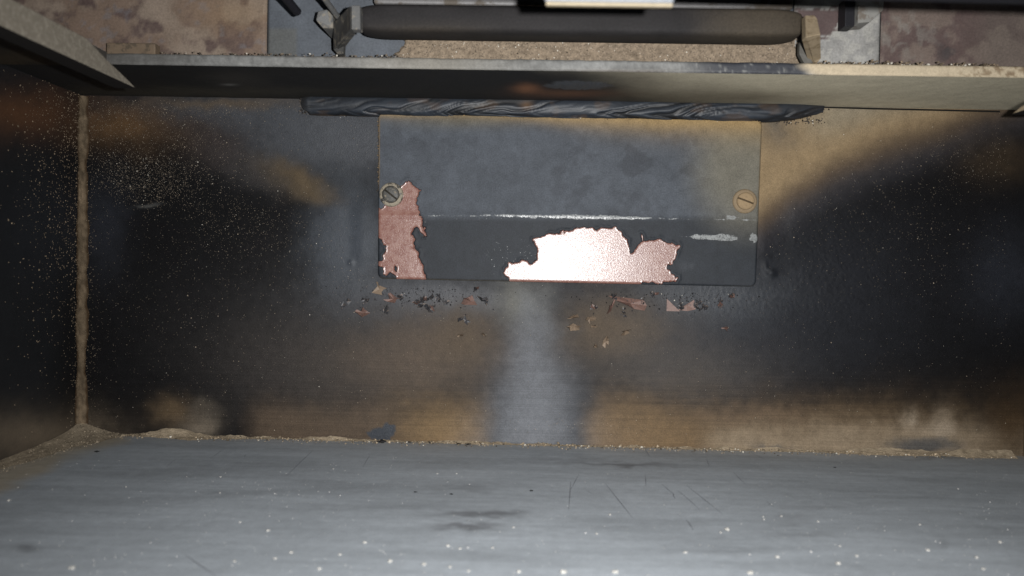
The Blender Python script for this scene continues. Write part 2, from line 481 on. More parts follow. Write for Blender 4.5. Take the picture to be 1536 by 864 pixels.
# floor scratches: narrow grooves drawn as dark slivers lying in the film
def slivers(segs):
    V, Fc = [], []
    for (x0, y0, x1, y1, wd) in segs:
        a = floor_pt(x0, y0); b = floor_pt(x1, y1)
        d = (b - a); L = np.linalg.norm(d[:2]) + 1e-9
        n = np.array([-d[1], d[0], 0]) / L * wd * .33
        k = len(V); mid = (a + b) / 2 + n * 1.5 * rng.normal()
        for p, s in ((a, .25), (mid, 1.0), (b, .2)):
            V += [p - n * s, p + n * s]
        Fc += [[k, k + 2, k + 3, k + 1], [k + 2, k + 4, k + 5, k + 3]]
    return np.array(V), np.array(Fc)
def floor_pt(px, py, dz=.00022):
    dx = (px - 768.0) / F; dy = (432.0 - py) / F
    d = BF + dx * BR + dy * BU
    t = (dz - BE[2]) / d[2]
    return BE + d * t
segs = [(908, 725, 950, 778, .0005), (856, 722, 853, 765, .0005), (868, 712, 856, 735, .0004), (470, 675, 430, 714, .0005), (555, 682, 545, 700, .0004), (338, 672, 316, 688, .0004),
        (1030, 728, 1085, 772, .0005), (1016, 735, 1050, 765, .0004), (1100, 708, 1118, 726, .0004), (278, 832, 325, 864, .0007), (1030, 780, 1040, 795, .0006), (968, 712, 969, 730, .0004),
        (968, 674, 975, 686, .0004), (993, 726, 1012, 742, .0004), (1060, 688, 1064, 700, .0004), (1128, 680, 1150, 690, .0004), (1150, 752, 1162, 761, .0004), (880, 735, 890, 742, .0003),
        (265, 688, 250, 700, .0003), (1010, 740, 1013, 748, .0005), (370, 681, 367, 686, .0004), (500, 668, 540, 671, .0004), (120, 703, 250, 697, .0005), (250, 697, 520, 702, .0004), (840, 747, 870, 744, .0004)]
V, Fc = slivers(segs)
sc_me = mesh_np('scratch', V, Fc)
link('scratch', sc_me, plain('scratch_dark', (.19, .20, .22), .7), floor, kind='stuff')

# ------------------------------------------------------------------ ledge above the back wall
def ledge_col(u, v):
    w1 = fbm(u / 50, v / 20, 4, 3.7) - .5; w2 = fbm(u / 26, v / 8, 3, 5.7) - .5
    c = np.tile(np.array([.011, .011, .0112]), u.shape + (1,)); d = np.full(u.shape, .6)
    uu = u + 60 * w1
    t = sst(880, 1260, uu + (v - 135) * -4.0)
    c = mixc(c, (.085, .072, .050), sst(860, 1010, uu)); c = mixc(c, (.56, .51, .385), t); d = np.maximum(d, t * .9)
    c = mixc(c, (.075, .062, .042), .55 * sst(1020, 940, u) * 0 + .55 * blob(uu, v, 1130, 146, 110, 9))
    c = mixc(c, (.055, .048, .034), .6 * blob(uu, v + 6 * w2, 300, 138, 240, 8)); 
    c = mixc(c, (.22, .10, .05), .85 * blob(u, v + 5 * w2, 790, 132, 20, 6) + .4 * blob(u + 20 * w1, v, 850, 140, 70, 7))
    c = mixc(c, (.05, .045, .038), .5 * blob(uu, v, 360, 118, 50, 12))
    c = mixc(c, (.17, .165, .155), .7 * blob(u, v, 344, 127, 11, 1.6))
    return c, d
nx, ny = 760, 40
xs = np.linspace(XL, XR, nx)
und = []
for k in range(ny):
    y = D - (D - YF - .0006) * k / (ny - 1)
    und.append(np.stack([xs, np.full(nx, y), ZS + .0004 * (fbm(xs * 60, np.full(nx, y * 60), 3, 7.0) - .5)], -1))
und = np.array(und)
Uu, Vu = chart(und)
# lens shaped old weld scar pressed into the underside
sc = blob(Uu, Vu, 868, 127, 50, 7, 0, 1.6)
und[..., 2] -= .0011 * sc * (.75 + .25 * np.sin(Uu * .35 + 12 * fbm(Uu / 20, Vu / 6, 2)))
c, d = ledge_col(Uu, Vu)
sc = np.clip(sc + .9 * (fbm(Uu / 16, Vu / 2.2, 3, 4.) - .5) * sst(.05, .5, sc), 0, 1); c = mixc(c, np.array([.040, .045, .052]), .9 * sst(.25, .6, sc)); d = d * (1 - sst(.25, .55, sc))
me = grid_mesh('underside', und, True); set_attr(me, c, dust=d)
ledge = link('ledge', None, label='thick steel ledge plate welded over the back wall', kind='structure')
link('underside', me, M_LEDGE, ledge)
# front edge (the cut plate thickness), rounded, and the top
prof = [(YF + .0006, 0), (YF + .0001, .0003), (YF, .001), (YF, LT * .35), (YF, LT * .65), (YF, LT - .001), (YF + .0002, LT - .0003), (YF + .0008, LT), (YU - .0008, LT)]
rows = []
for (y, z) in prof:
    n = (fbm(xs * 140, np.full(nx, z * 300), 3, 2.0) - .5)
    rows.append(np.stack([xs, np.full(nx, y) + .0003 * n, ZS + z + (.0005 * (fbm(xs * 220, xs * 0, 3, 8.0) - .5) if z > LT * .5 else 0 * xs)], -1))
pts = np.array(rows); Uu, Vu = chart(pts)
w1 = fbm(Uu / 40, Vu / 10, 4, 1.7) - .5
c = np.tile(np.array([.155, .155, .150]), Uu.shape + (1,)) * (1 + .9 * w1)[..., None]; d = np.full(Uu.shape, .35)
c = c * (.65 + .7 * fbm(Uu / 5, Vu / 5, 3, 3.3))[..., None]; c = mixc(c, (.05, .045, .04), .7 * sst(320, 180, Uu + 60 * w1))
c = mixc(c, (.22, .20, .165), .6 * blob(Uu, Vu, 640, 100, 110, 40))
bt = sst(1010, 1090, Uu + 50 * w1) * sst(1222, 1200, Uu + 10 * w1) * sst(.30, .5, fbm(Uu / 4, Vu / 4, 3, 6.) + .12); c = mixc(c, (.022, .024, .032), .95 * bt); d = d * (1 - .7 * bt)
cr2 = sst(1196, 1228, Uu + 24 * w1 + (Vu - 103) * -1.5); c = mixc(c, (.46, .385, .275), cr2); d = np.maximum(d, cr2)
brn = cr2 * sst(1380, 1500, Uu) * sst(.08, .2, fbm(Uu / 7, Vu / 5, 3, 4.0) - .42); c = mixc(c, (.16, .105, .06), .75 * brn)
c = mixc(c, (.10, .075, .055), .7 * blob(Uu, Vu, 505, 82, 26, 5) + .5 * blob(Uu + 40 * w1, Vu, 920, 108, 100, 4))
lip_me = grid_mesh('front_edge', pts, True); set_attr(lip_me, c, dust=d)
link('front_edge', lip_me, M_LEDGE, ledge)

# side ledges, seen only from below
def side_ledge(name, x0, x1, label):
    ny, nx2 = 90, 24
    XX, YY = np.meshgrid(np.linspace(x0, x1, nx2), np.linspace(YB, YF + .001, ny))
    p = np.stack([XX, YY, np.full_like(XX, ZS - .0005)], -1); u, v = chart(p)
    c = np.tile(np.array([.016, .014, .011]), XX.shape + (1,)) * (1 + 1.2 * (fbm(XX * 80, YY * 80, 3, 5.) - .5))[..., None]
    c = mixc(c, (.06, .042, .022), .5 * sst(.45, .7, fbm(XX * 40, YY * 40, 3, 2.)))
    me = grid_mesh('underside', p, True); set_attr(me, c, dust=np.full(XX.shape, .4))
    o = link(name, None, label=label, kind='structure')
    link('underside', me, M_LEDGE, o)
    link('upper_plate', hull_box('upper_plate', x0, x1, YB, YF - .0012, ZS + .0012, ZS + LT), plain('flange_dark', (.05, .045, .04), .6), o)
    return o
RLX0, RLX1 = -.1585, -.1500
side_ledge('side_ledge', XL, -.172, 'brown dusty flange over the left side wall')
side_ledge('side_ledge', .213, XR, 'flange over the right side wall')

# ------------------------------------------------------------------ weld bead between wall and ledge
ns, nt_ = 900, 26
s_px = np.linspace(453, 1234, ns)
base = P(s_px, np.interp(s_px, [453, 800, 1234], [146, 152, 162]), D)
xsw = base[:, 0]
t = np.linspace(0, 1, nt_)
TT, XW = np.meshgrid(t, xsw, indexing='ij')
SP = np.tile(s_px, (nt_, 1))
wob = .0009 * (fbm(XW * 90, XW * 0, 3, 6.) - .5)
SPn = SP + 16 * (fbm(TT * 4, SP / 30, 3, 3.) - .5)
taper = np.clip(sst(453, 468, SPn) * sst(1232, 1150, SPn - 18 * (1 - TT)), .02, 1) ** .5
leg_w = (.0080 + wob) * (.25 + .75 * taper); leg_l = .0045 * taper + .0004
ang = TT * math.pi / 2
bulge = .0006 * np.sin(TT * math.pi) * taper
Yw = D - leg_l * np.cos(ang) - bulge * .7 - .0003
Zw = ZS - leg_w * np.sin(ang) - bulge * .5
warp = fbm(XW * 34, TT * 1.1, 3, 2.) * 3.0 + fbm(XW * 120, TT * 3.0, 2, 4.) * .45
arm = np.abs(TT - .5 - .12 * (fbm(XW * 40, XW * 0, 2, 1.) - .5))
ph = XW / .0150 - 4.6 * arm ** 1.25 + warp
saw = ph - np.floor(ph)
rip = np.clip(fbm(ph * 1.9, TT * .9 + XW * 22, 3, 5.) * 3.2 - 1.1, 0, 1) * .8 + .2 * sst(0, .7, saw) * (1 - sst(.86, 1.0, saw))
fine = .6 * np.sin(ph * 2 * math.pi * 4 + 4 * fbm(XW * 60, TT * 3, 2, 8.))
env = np.sin(np.clip(TT, 0, 1) * math.pi) ** .6 * taper
Yw -= env * (.00095 * rip + .00005 * fine)
Zw -= env * (.0003 * rip)
pw = np.stack([XW, Yw, Zw], -1)
ux, vx = chart(pw)
cw = np.tile(np.array([.023, .029, .039]), XW.shape + (1,)) * (.12 + .78 * rip + .06 * fine * rip + .5 * (fbm(XW * 70, TT * 9, 3, 9.) - .5))[..., None]
cw = mixc(cw, (.02, .019, .02), .8 * sst(1130, 1215, SP) * sst(.2, .9, fbm(SP / 14, TT * 3, 3, 2.) + .2)); cw = mixc(cw, (.10, .07, .045), .75 * sst(.80, 1.0, TT + .2 * (fbm(XW * 300, TT, 2, 3.) - .5)))
cw = mixc(cw, (.11, .065, .035), .8 * blob(ux, vx, 790, 158, 9, 6) + .25 * sst(.62, .75, fbm(XW * 90, TT * 2, 3, 1.)))
cw = mixc(cw, (.045, .046, .048), .8 * sst(476, 455, SPn))
me = grid_mesh('weld_bead', pw, True); set_attr(me, cw, dust=.5 * sst(.86, 1, TT))
M_WELD = stained_metal('weld_steel', r0=.50, spec=.42, amp=.18, bumpd=.00005)
link('weld_bead', me, M_WELD, back_wall, label='rope-like dark blue weld bead rippled with chevrons')

r = np.random.default_rng(25); n = 420; x = r.uniform(452, 1236, n); p = P(x, np.interp(x, [453, 1234], [168, 184]) + r.normal(0, 2.4, n), D); p[:, 1] = D - r.uniform(.0003, .0014, n)
n2 = 60; q = np.concatenate([P(r.normal(456, 4, n2), r.uniform(146, 172, n2), D - .001), P(r.normal(1212, 12, n2), r.uniform(160, 184, n2), D - .0008)]); p = np.concatenate([p, q])
link('weld_crust', pebbles('weld_crust', p, r.uniform(.0002, .0006, len(p)), 1, 1, 26, (.06, .05, .042), .6, .02), M_GRAIN, back_wall, kind='stuff')

# thin open joint right of the weld
jx = np.linspace(1236, 1500, 60)
a = P(jx, np.interp(jx, [1236, 1500], [160, 166]), D - .0010); b = P(jx, np.interp(jx, [1236, 1300, 1500], [162, 164, 168.6]), D - .0012)
jm = grid_mesh('joint_gap', np.array([b, a]), False)
link('joint_gap', jm, plain('gap_black', (.012, .011, .010), .9, .1), back_wall)

# ------------------------------------------------------------------ cover plate with its two screws
PC = [(569.5, 170), (1141, 182), (1131.5, 430), (568.5, 418)]
gu, gv = 400, 176
a_ = np.linspace(0, 1, gu); b_ = np.linspace(0, 1, gv)
A, B = np.meshgrid(a_, b_)
pu = (PC[0][0] * (1 - A) + PC[1][0] * A) * (1 - B) + (PC[3][0] * (1 - A) + PC[2][0] * A) * B
pv = (PC[0][1] * (1 - A) + PC[1][1] * A) * (1 - B) + (PC[3][1] * (1 - A) + PC[2][1] * A) * B
# round the corners
L, H_ = 570.0, 248.0
rad = 9.0
lx = A * L; ly = B * H_
cxn = np.clip(lx, rad, L - rad); cyn = np.clip(ly, rad, H_ - rad)
ddx = lx - cxn; ddy = ly - cyn
mxx = np.maximum(np.abs(ddx), np.abs(ddy)); rr = np.hypot(ddx, ddy)
k = np.where(rr > 1e-6, mxx / np.maximum(rr, 1e-6), 1.0)
pu = pu + ddx * (k - 1); pv = pv + ddy * (k - 1)
TH = .0024
ed = np.minimum(np.minimum(lx, L - lx), np.minimum(ly, H_ - ly))
crease = np.interp(pu, [569, 640, 740, 800, 860, 970, 1140], [324, 324, 324, 325, 326, 328, 331])
hh = TH - .0007 * (1 - np.clip(ed / 2.5, 0, 1)) ** 2
hh = hh + .00022 * np.exp(-((pv - crease) / 4.5) ** 2) - .00000 * pv
hh = hh + .00012 * (fbm(pu / 70, pv / 70, 3, 2.) - .5)
LEFT = [(602, 280), (607, 275), (613, 272), (619, 278), (626, 281), (632, 285), (628.5, 293), (625, 304), (630, 316), (631, 323), (635.5, 330), (635, 337), (638, 342), (639, 355), (633.5, 350),
        (629, 343), (623, 340), (621, 347), (617, 353), (621, 359), (622, 368), (621, 373), (631, 377), (629, 384), (635, 398), (638, 408), (642, 422), (597, 422), (595, 414), (589, 410),
        (577, 412), (575, 401), (566, 396), (575, 389), (583, 370), (573, 361), (566, 349), (566, 314), (575, 312), (581, 309), (594, 304), (602, 292)]
RIGHT = [(765, 430), (764, 417), (755, 410), (760, 401), (764, 395), (777, 394), (785, 390), (798, 394), (806, 387), (807, 377), (803, 368), (801, 360), (814, 355), (833, 350), (859, 346), (866, 342),
         (887, 341), (895, 347), (902, 342), (920, 341), (930, 346), (937, 357), (942, 369), (943, 380), (952, 375), (962, 363), (974, 360), (990, 359), (1004, 365), (1018, 369), (1015, 376),
         (1008, 390), (1000, 402), (1004, 411), (1015, 415), (1011, 422), (990, 424), (960, 424), (957, 432)]
SLIV = [(960, 350), (962, 351), (964, 358), (963, 364), (961, 357)]
DOTS = [(594, 398), (598, 402), (596, 408), (593, 404)]
jx = pu + 9 * (fbm(pu / 6, pv / 6, 4, 1.3) - .5); jy = pv + 9 * (fbm(pu / 6, pv / 6, 4, 7.3) - .5)
chip = np.maximum(np.maximum(sdf(jx, jy, LEFT), sdf(jx, jy, RIGHT)), sdf(pu, pv, SLIV))
chip = np.minimum(chip, -sdf(pu, pv, DOTS))
# bare metal lies below the paint, whose torn rim stands up a little
hh = hh - .00026 * sst(-.8, .8, chip) + .00034 * np.exp(-((chip + 2.2) / 1.9) ** 2) * sst(.25, .7, fbm(pu / 9, pv / 9, 3, 2.6))
pp = P(pu, pv, D); pp[..., 1] = D - .0006 - hh
# skirt back to the wall
full = np.zeros((gv + 2, gu + 2, 3)); full[1:-1, 1:-1] = pp
full[0, 1:-1] = pp[0]; full[-1, 1:-1] = pp[-1]; full[1:-1, 0] = pp[:, 0]; full[1:-1, -1] = pp[:, -1]
full[0, 0] = pp[0, 0]; full[0, -1] = pp[0, -1]; full[-1, 0] = pp[-1, 0]; full[-1, -1] = pp[-1, -1]
for sl in (np.s_[0, :], np.s_[-1, :], np.s_[:, 0], np.s_[:, -1]): full[sl][..., 1] = D - .0002
def pad(x): return np.pad(x, 1, mode='edge')
# worn bright line on the crease and two scuffs
hw = np.interp(pu, [628, 645, 700, 770, 860, 920, 965, 985, 1060, 1120, 1136], [-1.2, .2, .6, 1.8, 2.9, 2.8, 1.2, -.4, .2, .5, .3])
line = hw - np.abs(pv - crease) + 4.2 * (fbm(pu / 9, pv / 2.5, 3, 3.) - .52)
sc1 = np.minimum(np.interp(pu, [985, 1030, 1045, 1085, 1103, 1110], [-3, .6, 3.4, 4.6, 2.4, -4]), 9) - np.abs(pv - (356 + (pu - 1060) * .03)) + 4.0 * (fbm(pu / 10, pv / 3, 3, 5.) - .52)
sc2 = 7 - np.hypot((pu - 1129) / 1.0, (pv - 357) / 1.1) + 9 * (fbm(pu / 4, pv / 4, 3, 5.5) - .62)
sc3 = 5 - np.hypot((pu - 1094) / 2.2, (pv - 327) / .8) + 7 * (fbm(pu / 4, pv / 3, 3, 4.5) - .6)
silver = np.maximum(np.maximum(line, sc1), np.maximum(sc2, sc3))
fleck = np.clip(blob(pu, pv, 765, 388, 42, 34) + .6 * blob(pu, pv, 740, 325, 120, 10) + .4 * blob(pu, pv, 945, 345, 30, 14) + .3 * blob(pu, pv, 640, 330, 20, 12), 0, 1)
w1 = fbm(pu / 40, pv / 40, 4, 2.9) - .5
c = np.tile(np.array([.062, .070, .083]), pu.shape + (1,)) * (1 + .35 * w1)[..., None]; d = np.full(pu.shape, .35)
c = mixc(c, (.017, .020, .025), .92 * sst(322, 334, pv)); d = d - .2 * sst(322, 334, pv)
blot = sst(.52, .68, fbm(pu / 22, pv / 22, 5, 6.1)) * blob(pu, pv, 960, 250, 190, 90) + .7 * sst(.5, .65, fbm(pu / 26, pv / 26, 4, 2.1)) * blob(pu, pv, 640, 205, 90, 40)
c = mixc(c, (.035, .038, .045), .6 * blot)
c = mixc(c, (.135, .125, .098), .9 * sst(.15, .95, blob(pu, pv, 1120, 255, 92, 105, 0, 1.2))); 
tp = np.exp(-((pv - 171 - (pu - 569) * .021) / np.interp(pu, [570, 800, 900, 1140], [7, 9, 18, 26])) ** 1.6 * 1.0)
c = mixc(c, (.28, .19, .085), np.clip(tp * np.interp(pu, [570, 760, 900, 1000, 1140], [.8, .85, .85, .95, .9]), 0, 1))
c = mixc(c, (.10, .09, .066), .6 * blob(pu, pv, 690, 182, 90, 12))
d = np.clip(d + .8 * tp, 0, 1)
ledg = sst(3.2, .6, lx) * sst(295, 255, pv); c = mixc(c, (.26, .19, .115), .8 * ledg)
c = mixc(c, (.17, .12, .065), .7 * sst(3, 0, L - lx) * sst(330, 280, pv))
c = mixc(c, (.10, .085, .06), .7 * sst(2.5, 0, H_ - ly) * (1 - blob(pu, pv, 1000, 430, 200, 60)))
c = mixc(c, (.034, .038, .045), .7 * (blob(pu, pv, 1025, 400, 9, 7, 0, 2) + blob(pu, pv, 1036, 399, 4, 5, 0, 2)))
me = grid_mesh('plate', full, True)
set_attr(me, np.pad(c, ((1, 1), (1, 1), (0, 0)), mode='edge'), dust=pad(d), chip=np.pad(chip, 1, constant_values=-6), silver=np.pad(silver, 1, constant_values=-6), fleck=pad(fleck))

mt, nt, bs = new_mat('peeling_black_paint')
n1 = noise_n(nt, 1500, 5, .7); n2 = noise_n(nt, 220, 5, .65)
pc = scale_col(nt, attr_n(nt, 'col', True), math_n(nt, 'ADD', math_n(nt, 'MULTIPLY_ADD', n1, 1.5, .25), math_n(nt, 'MULTIPLY_ADD', n2, .9, -.45)))
ragged = math_n(nt, 'MULTIPLY_ADD', noise_n(nt, 1100, 5, .75), 5.0, -2.5)
mk = rng_n(nt, math_n(nt, 'ADD', attr_n(nt, 'chip'), ragged), -.35, .35)
sk = rng_n(nt, math_n(nt, 'ADD', attr_n(nt, 'silver'), math_n(nt, 'MULTIPLY', ragged, 1.1)), -.5, .9)
fk = math_n(nt, 'MULTIPLY', rng_n(nt, noise_n(nt, 1100, 3, .6), .66, .70), rng_n(nt, attr_n(nt, 'fleck'), .25, .8))
sk = math_n(nt, 'MULTIPLY', math_n(nt, 'MAXIMUM', sk, fk), rng_n(nt, noise_n(nt, 1400, 5, .75), .36, .6, .25, 1.0))
pinkn = noise_n(nt, 330, 5, .7)
pink = mixn(nt, rng_n(nt, pinkn, .38, .62), (.19, .083, .066), (.245, .130, .105))
pink = mixn(nt, rng_n(nt, noise_n(nt, 1900, 3, .6), .60, .68), pink, (.34, .25, .19))
c1 = mixn(nt, mk, pc, pink)
c2 = mixn(nt, sk, c1, (.25, .26, .26))
nt.links.new(c2, bs.inputs['Base Color'])
bare = math_n(nt, 'MAXIMUM', mk, sk)
rg = rng_n(nt, bare, 0, 1, rng_n(nt, attr_n(nt, 'dust'), 0, 1, .56, .85, False), math_n(nt, 'MULTIPLY_ADD', pinkn, .12, .185), False)
nt.links.new(rg, bs.inputs['Roughness'])
nt.links.new(rng_n(nt, bare, 0, 1, .24, math_n(nt, 'MULTIPLY_ADD', noise_n(nt, 1600, 4, .75), 1.6, -.25, clamp=True), False), bs.inputs['Specular IOR Level'])
b = bump_n(nt, noise_n(nt, 1700, 4, .7), .0001, .7)
b = bump_n(nt, math_n(nt, 'MULTIPLY', mk, -1.0), .0006, 1.0, b)
nt.links.new(b, bs.inputs['Normal'])
cover = link('cover_plate', None, label='black painted steel cover plate, paint peeled to pink metal', cat='cover plate')
link('plate', me, mt, cover)

def lathe(name, prof, n=40):
    V = [(r * math.cos(2 * math.pi * i / n), r * math.sin(2 * math.pi * i / n), z) for (r, z) in prof for i in range(n)]
    Fq = []
    for k in range(len(prof) - 1):
        for i in range(n):
            Fq.append([k * n + i, k * n + (i + 1) % n, (k + 1) * n + (i + 1) % n, (k + 1) * n + i])
    return mesh_np(name, V, Fq)
def half_head(name, r, z0, z1, gap):
    """one half of a slotted screw head, domed a little"""
    bm = bmesh.new()
    a0 = math.asin(gap / r); n = 18
    rings = []
    for (f, z) in ((1.0, z0), (1.0, z1 - .0007), (.93, z1 - .00025), (.78, z1), (.4, z1 + .00012)):
        out = []
        for i in range(n + 1):
            t = a0 + (math.pi - 2 * a0) * i / n
            x, y = r * f * math.cos(t), max(r * f * math.sin(t), gap)
            out.append(bm.verts.new((x, y, z)))
        rings.append(out)
    for a, b in zip(rings[:-1], rings[1:]):
        for i in range(n): bm.faces.new((a[i], a[i + 1], b[i + 1], b[i]))
        bm.faces.new((a[n], a[0], b[0], b[n]))
    bm.faces.new(rings[-1])
    me = bpy.data.meshes.new(name); bm.to_mesh(me); bm.free()
    return me
def screw(px, py, ang, head_mat, ring_mat, slot_mat, label):
    c = P(px, py, D - .0030)
    base = link('screw', lathe('screw', [(.0001, .0011), (.0037, .0011), (.0044, .0012), (.0053, .0010), (.0057, .0005), (.0058, 0.0)]), ring_mat, cover, label=label)
    base.matrix_world = Matrix.Translation(Vector(c)) @ Matrix.Rotation(math.radians(90), 4, 'X') @ Matrix.Rotation(math.radians(ang), 4, 'Z')
    base.data.materials[0] = ring_mat
    r = .0041
    link('slot', lathe('slot', [(.0001, .0014), (.0040, .0014), (.0041, .0009)]), slot_mat, base)
    hm = half_head('screw_head', r, .0009, .0027, .00042)
    link('head_half', hm, head_mat, base)
    h2 = link('head_half', hm, head_mat, base); h2.rotation_euler = (0, 0, math.pi)
M_SCD = plain('dark_screw', (.05, .048, .042), .5, .5, amp=.4, nscale=1500, c2=(.20, .17, .125), c2_scale=600, c2_at=(.52, .64))
M_RGD = plain('dark_washer', (.035, .034, .032), .5, .5, amp=.4, nscale=1500, c2=(.26, .225, .17), c2_scale=420, c2_at=(.40, .54))
M_SCT = plain('dusty_screw', (.27, .195, .115), .8, .2, amp=.35, nscale=1500, c2=(.15, .11, .07), c2_scale=700, c2_at=(.56, .68))
M_SLT = plain('slot_dark', (.03, .026, .02), .8, .2)
screw(587, 292, -37, M_SCD, M_RGD, M_SLT, 'dark oily slotted screw ringed with light dust')
screw(1117, 302, -20, M_SCT, plain('dusty_washer', (.22, .165, .105), .8, .2, amp=.4, nscale=1500), plain('slot_brown', (.09, .065, .04), .9, .1), 'tan dust-covered slotted screw')

# ------------------------------------------------------------------ paint curling off the wall under the plate
M_FP = plain('flake_pink', (.165, .098, .08), .5, .5, amp=.4, nscale=1800, c2=(.06, .05, .05), c2_scale=900, c2_at=(.55, .66))
M_FT = plain('flake_tan', (.21, .155, .11), .6, .4, amp=.35, nscale=1800)
M_FK = plain('flake_dark', (.055, .056, .062), .45, .5, amp=.4, nscale=1800, c2=(.20, .16, .135), c2_scale=900, c2_at=(.5, .62))
fr = np.random.default_rng(21)
def flake(px, py, w, hgt, rot, mat, n=10, pts=None, curl=None):
    """a little torn sheet of paint standing off the wall, with a lifted rim"""
    c = P(px, py, D)
    s = (1.75 if pts is None else 1.45) * .387 / F
    if pts is None:
        th = np.sort(fr.random(n) * 2 * math.pi); rr = .3 + .85 * fr.random(n)
        pts = [(math.cos(t) * r * w / 2, math.sin(t) * r * hgt / 2) for t, r in zip(th, rr)]
    r = math.radians(rot)
    pts = [(x * math.cos(r) - y * math.sin(r), x * math.sin(r) + y * math.cos(r)) for x, y in pts]
    bm = bmesh.new()
    n = len(pts); T = .00022
    top, bot = [], []
    lift = [.0003 + .0042 * fr.random() ** 2.0 for _ in range(n)]
    for (x, y), l in zip(pts, lift):
        p = Vector((x * s, 0, -y * s))
        q = p * (1.0 - .12 * l / .003)
        top.append(bm.verts.new((q.x, -l - T, q.z))); bot.append(bm.verts.new((q.x, -l, q.z)))
    ct = bm.verts.new((0, -.0004 - T, 0)); cb = bm.verts.new((0, .0003, 0))
    for i in range(n):
        j = (i + 1) % n
        bm.faces.new((ct, top[i], top[j])); bm.faces.new((cb, bot[j], bot[i])); bm.faces.new((top[i], bot[i], bot[j], top[j]))
    bmesh.ops.recalc_face_normals(bm, faces=list(bm.faces))
    me = bpy.data.meshes.new('paint_flake'); bm.to_mesh(me); bm.free()
    o = link('paint_flake', me, mat, back_wall)
    yy = D - .0006
    o.location = (c[0], yy, c[2])
FL = [(570, 434, 12, 16, 10, 'T'), (519, 455, 11, 9, 0, 'K'), (548, 469, 18, 12, -10, 'P'), (549, 451, 10, 7, 0, 'K'), (591, 448, 19, 10, 10, 'P'), (602, 445, 8, 11, 30, 'K'),
      (578, 467, 13, 8, -10, 'K'), (628, 453, 16, 7, -40, 'K'), (636, 449, 12, 8, 50, 'K'), (645, 447, 10, 12, 0, 'K'), (657, 449, 11, 10, 20, 'K'), (648, 463, 14, 9, -10, 'K'), (640, 458, 10, 6, 40, 'K'),
      (667, 453, 9, 6, 0, 'K'), (707, 452, 21, 16, 5, 'P'), (728, 447, 14, 9, 20, 'K'), (696, 478, 15, 5, -20, 'K'), (727, 501, 6, 4, 0, 'T'), (690, 502, 8, 4, -10, 'T'), (857, 490, 9, 7, 0, 'T'),
      (894, 459, 9, 5, 40, 'K'), (917, 459, 6, 18, 30, 'P'), (921, 444, 12, 5, 50, 'K'), (936, 468, 5, 9, 20, 'K'), (963, 452, 6, 10, 30, 'K'), (1020, 457, 8, 8, 0, 'K'), (1042, 458, 8, 7, 0, 'K'),
      (1052, 456, 9, 12, 20, 'K'), (1058, 460, 7, 7, 60, 'K'), (1078, 456, 9, 9, 0, 'K'), (861, 475, 14, 4, -22, 'T'), (884, 478, 9, 13, 45, 'T'), (862, 490, 14, 11, -20, 'T'), (890, 489, 8, 4, 0, 'T'),
      (938, 496, 10, 11, 50, 'T'), (908, 512, 6, 12, 10, 'T'), (891, 518, 7, 5, 0, 'T'), (1087, 492, 7, 8, 0, 'P'), (712, 434, 7, 5, 0, 'K'), (980, 440, 9, 5, 0, 'K'), (1095, 444, 7, 6, 0, 'K')]
for (x, y, w, hg, r, k) in FL:
    if k == 'K':      # burst blisters: a few curled slivers side by side
        for q in range(3):
            L_ = fr.uniform(.5, .9) * w; t_ = fr.uniform(1.5, 2.8)
            flake(x + fr.normal(0, w * .3), y + fr.normal(0, hg * .3), 0, 0, fr.uniform(0, 180), M_FK if fr.random() < .85 else M_FP, pts=[(-L_ / 2, 0), (-L_ * .1, -t_), (L_ / 2, -t_ * .3), (L_ * .15, t_)])
    else: flake(x, y, w, hg, r, {'T': M_FT, 'P': M_FP}[k])
flake(945, 455, 0, 0, 0, M_FP, pts=[(-24, -8), (-8, -7), (14, -4), (18, 2), (16, 8), (4, 6), (-4, 2), (-16, -3)])
flake(1008, 458, 0, 0, 0, M_FP, pts=[(-6, -7), (8, 6), (-6, 6)])
flake(1030, 458, 0, 0, 0, M_FP, pts=[(-10, 5), (7, -6), (9, 4), (0, 6)])

r = np.random.default_rng(91); n = 420; x = np.concatenate([r.normal(620, 60, n // 2), r.normal(1010, 80, n // 2)]); y = 430 + (x - 569) * .021 + np.abs(r.normal(0, 16, n))
p = P(x, y, D); p[:, 1] = D - .0009
link('dark_specks', pebbles('dark_specks', p, r.uniform(.00015, .00055, n), .5, 1, 92, (.03, .028, .03), .7, .02), M_GRAIN, back_wall, kind='stuff')  # dark grains strewn just below the plate edge

# ------------------------------------------------------------------ upper plates over the ledge
def panel(name, x0, x1, yt, Y, fn, label=None, parent=None):
    p0 = P(x0, 60, Y)[0]; p1 = P(x1, 60, Y)[0]
    z0 = ZS + LT + .0001; z1 = .23
    nx = max(8, int((x1 - x0) / 2.5)); nz = 70
    zz = z0 + (z1 - z0) * np.linspace(0, 1, nz) ** 1.6
    XX, Z2 = np.meshgrid(np.linspace(p0, p1, nx), zz)
    p = np.stack([XX, np.full_like(XX, Y), Z2], -1)
    p[..., 1] -= .0003 * (fbm(XX * 90, Z2 * 90, 3, x0 * .01) - .5)
    # rolled edges
    e = np.minimum(XX - p0, p1 - XX); p[..., 1] += .0012 * np.clip(1 - e / .0009, 0, 1) ** 2
    u, v = chart(p); c, d = fn(u, v)
    me = grid_mesh(name, p, False); set_attr(me, c, dust=d)
    return link(name, me, M_PANEL, parent)
upper = link('upper_wall', None, label='row of mottled steel plates standing on the ledge', kind='structure')
link('backing', hull_box('backing', XL - .06, XR + .06, YU + .004, YU + .008, ZS + LT + .0002, .23), plain('backing_black', (.02, .02, .02), .8), upper)
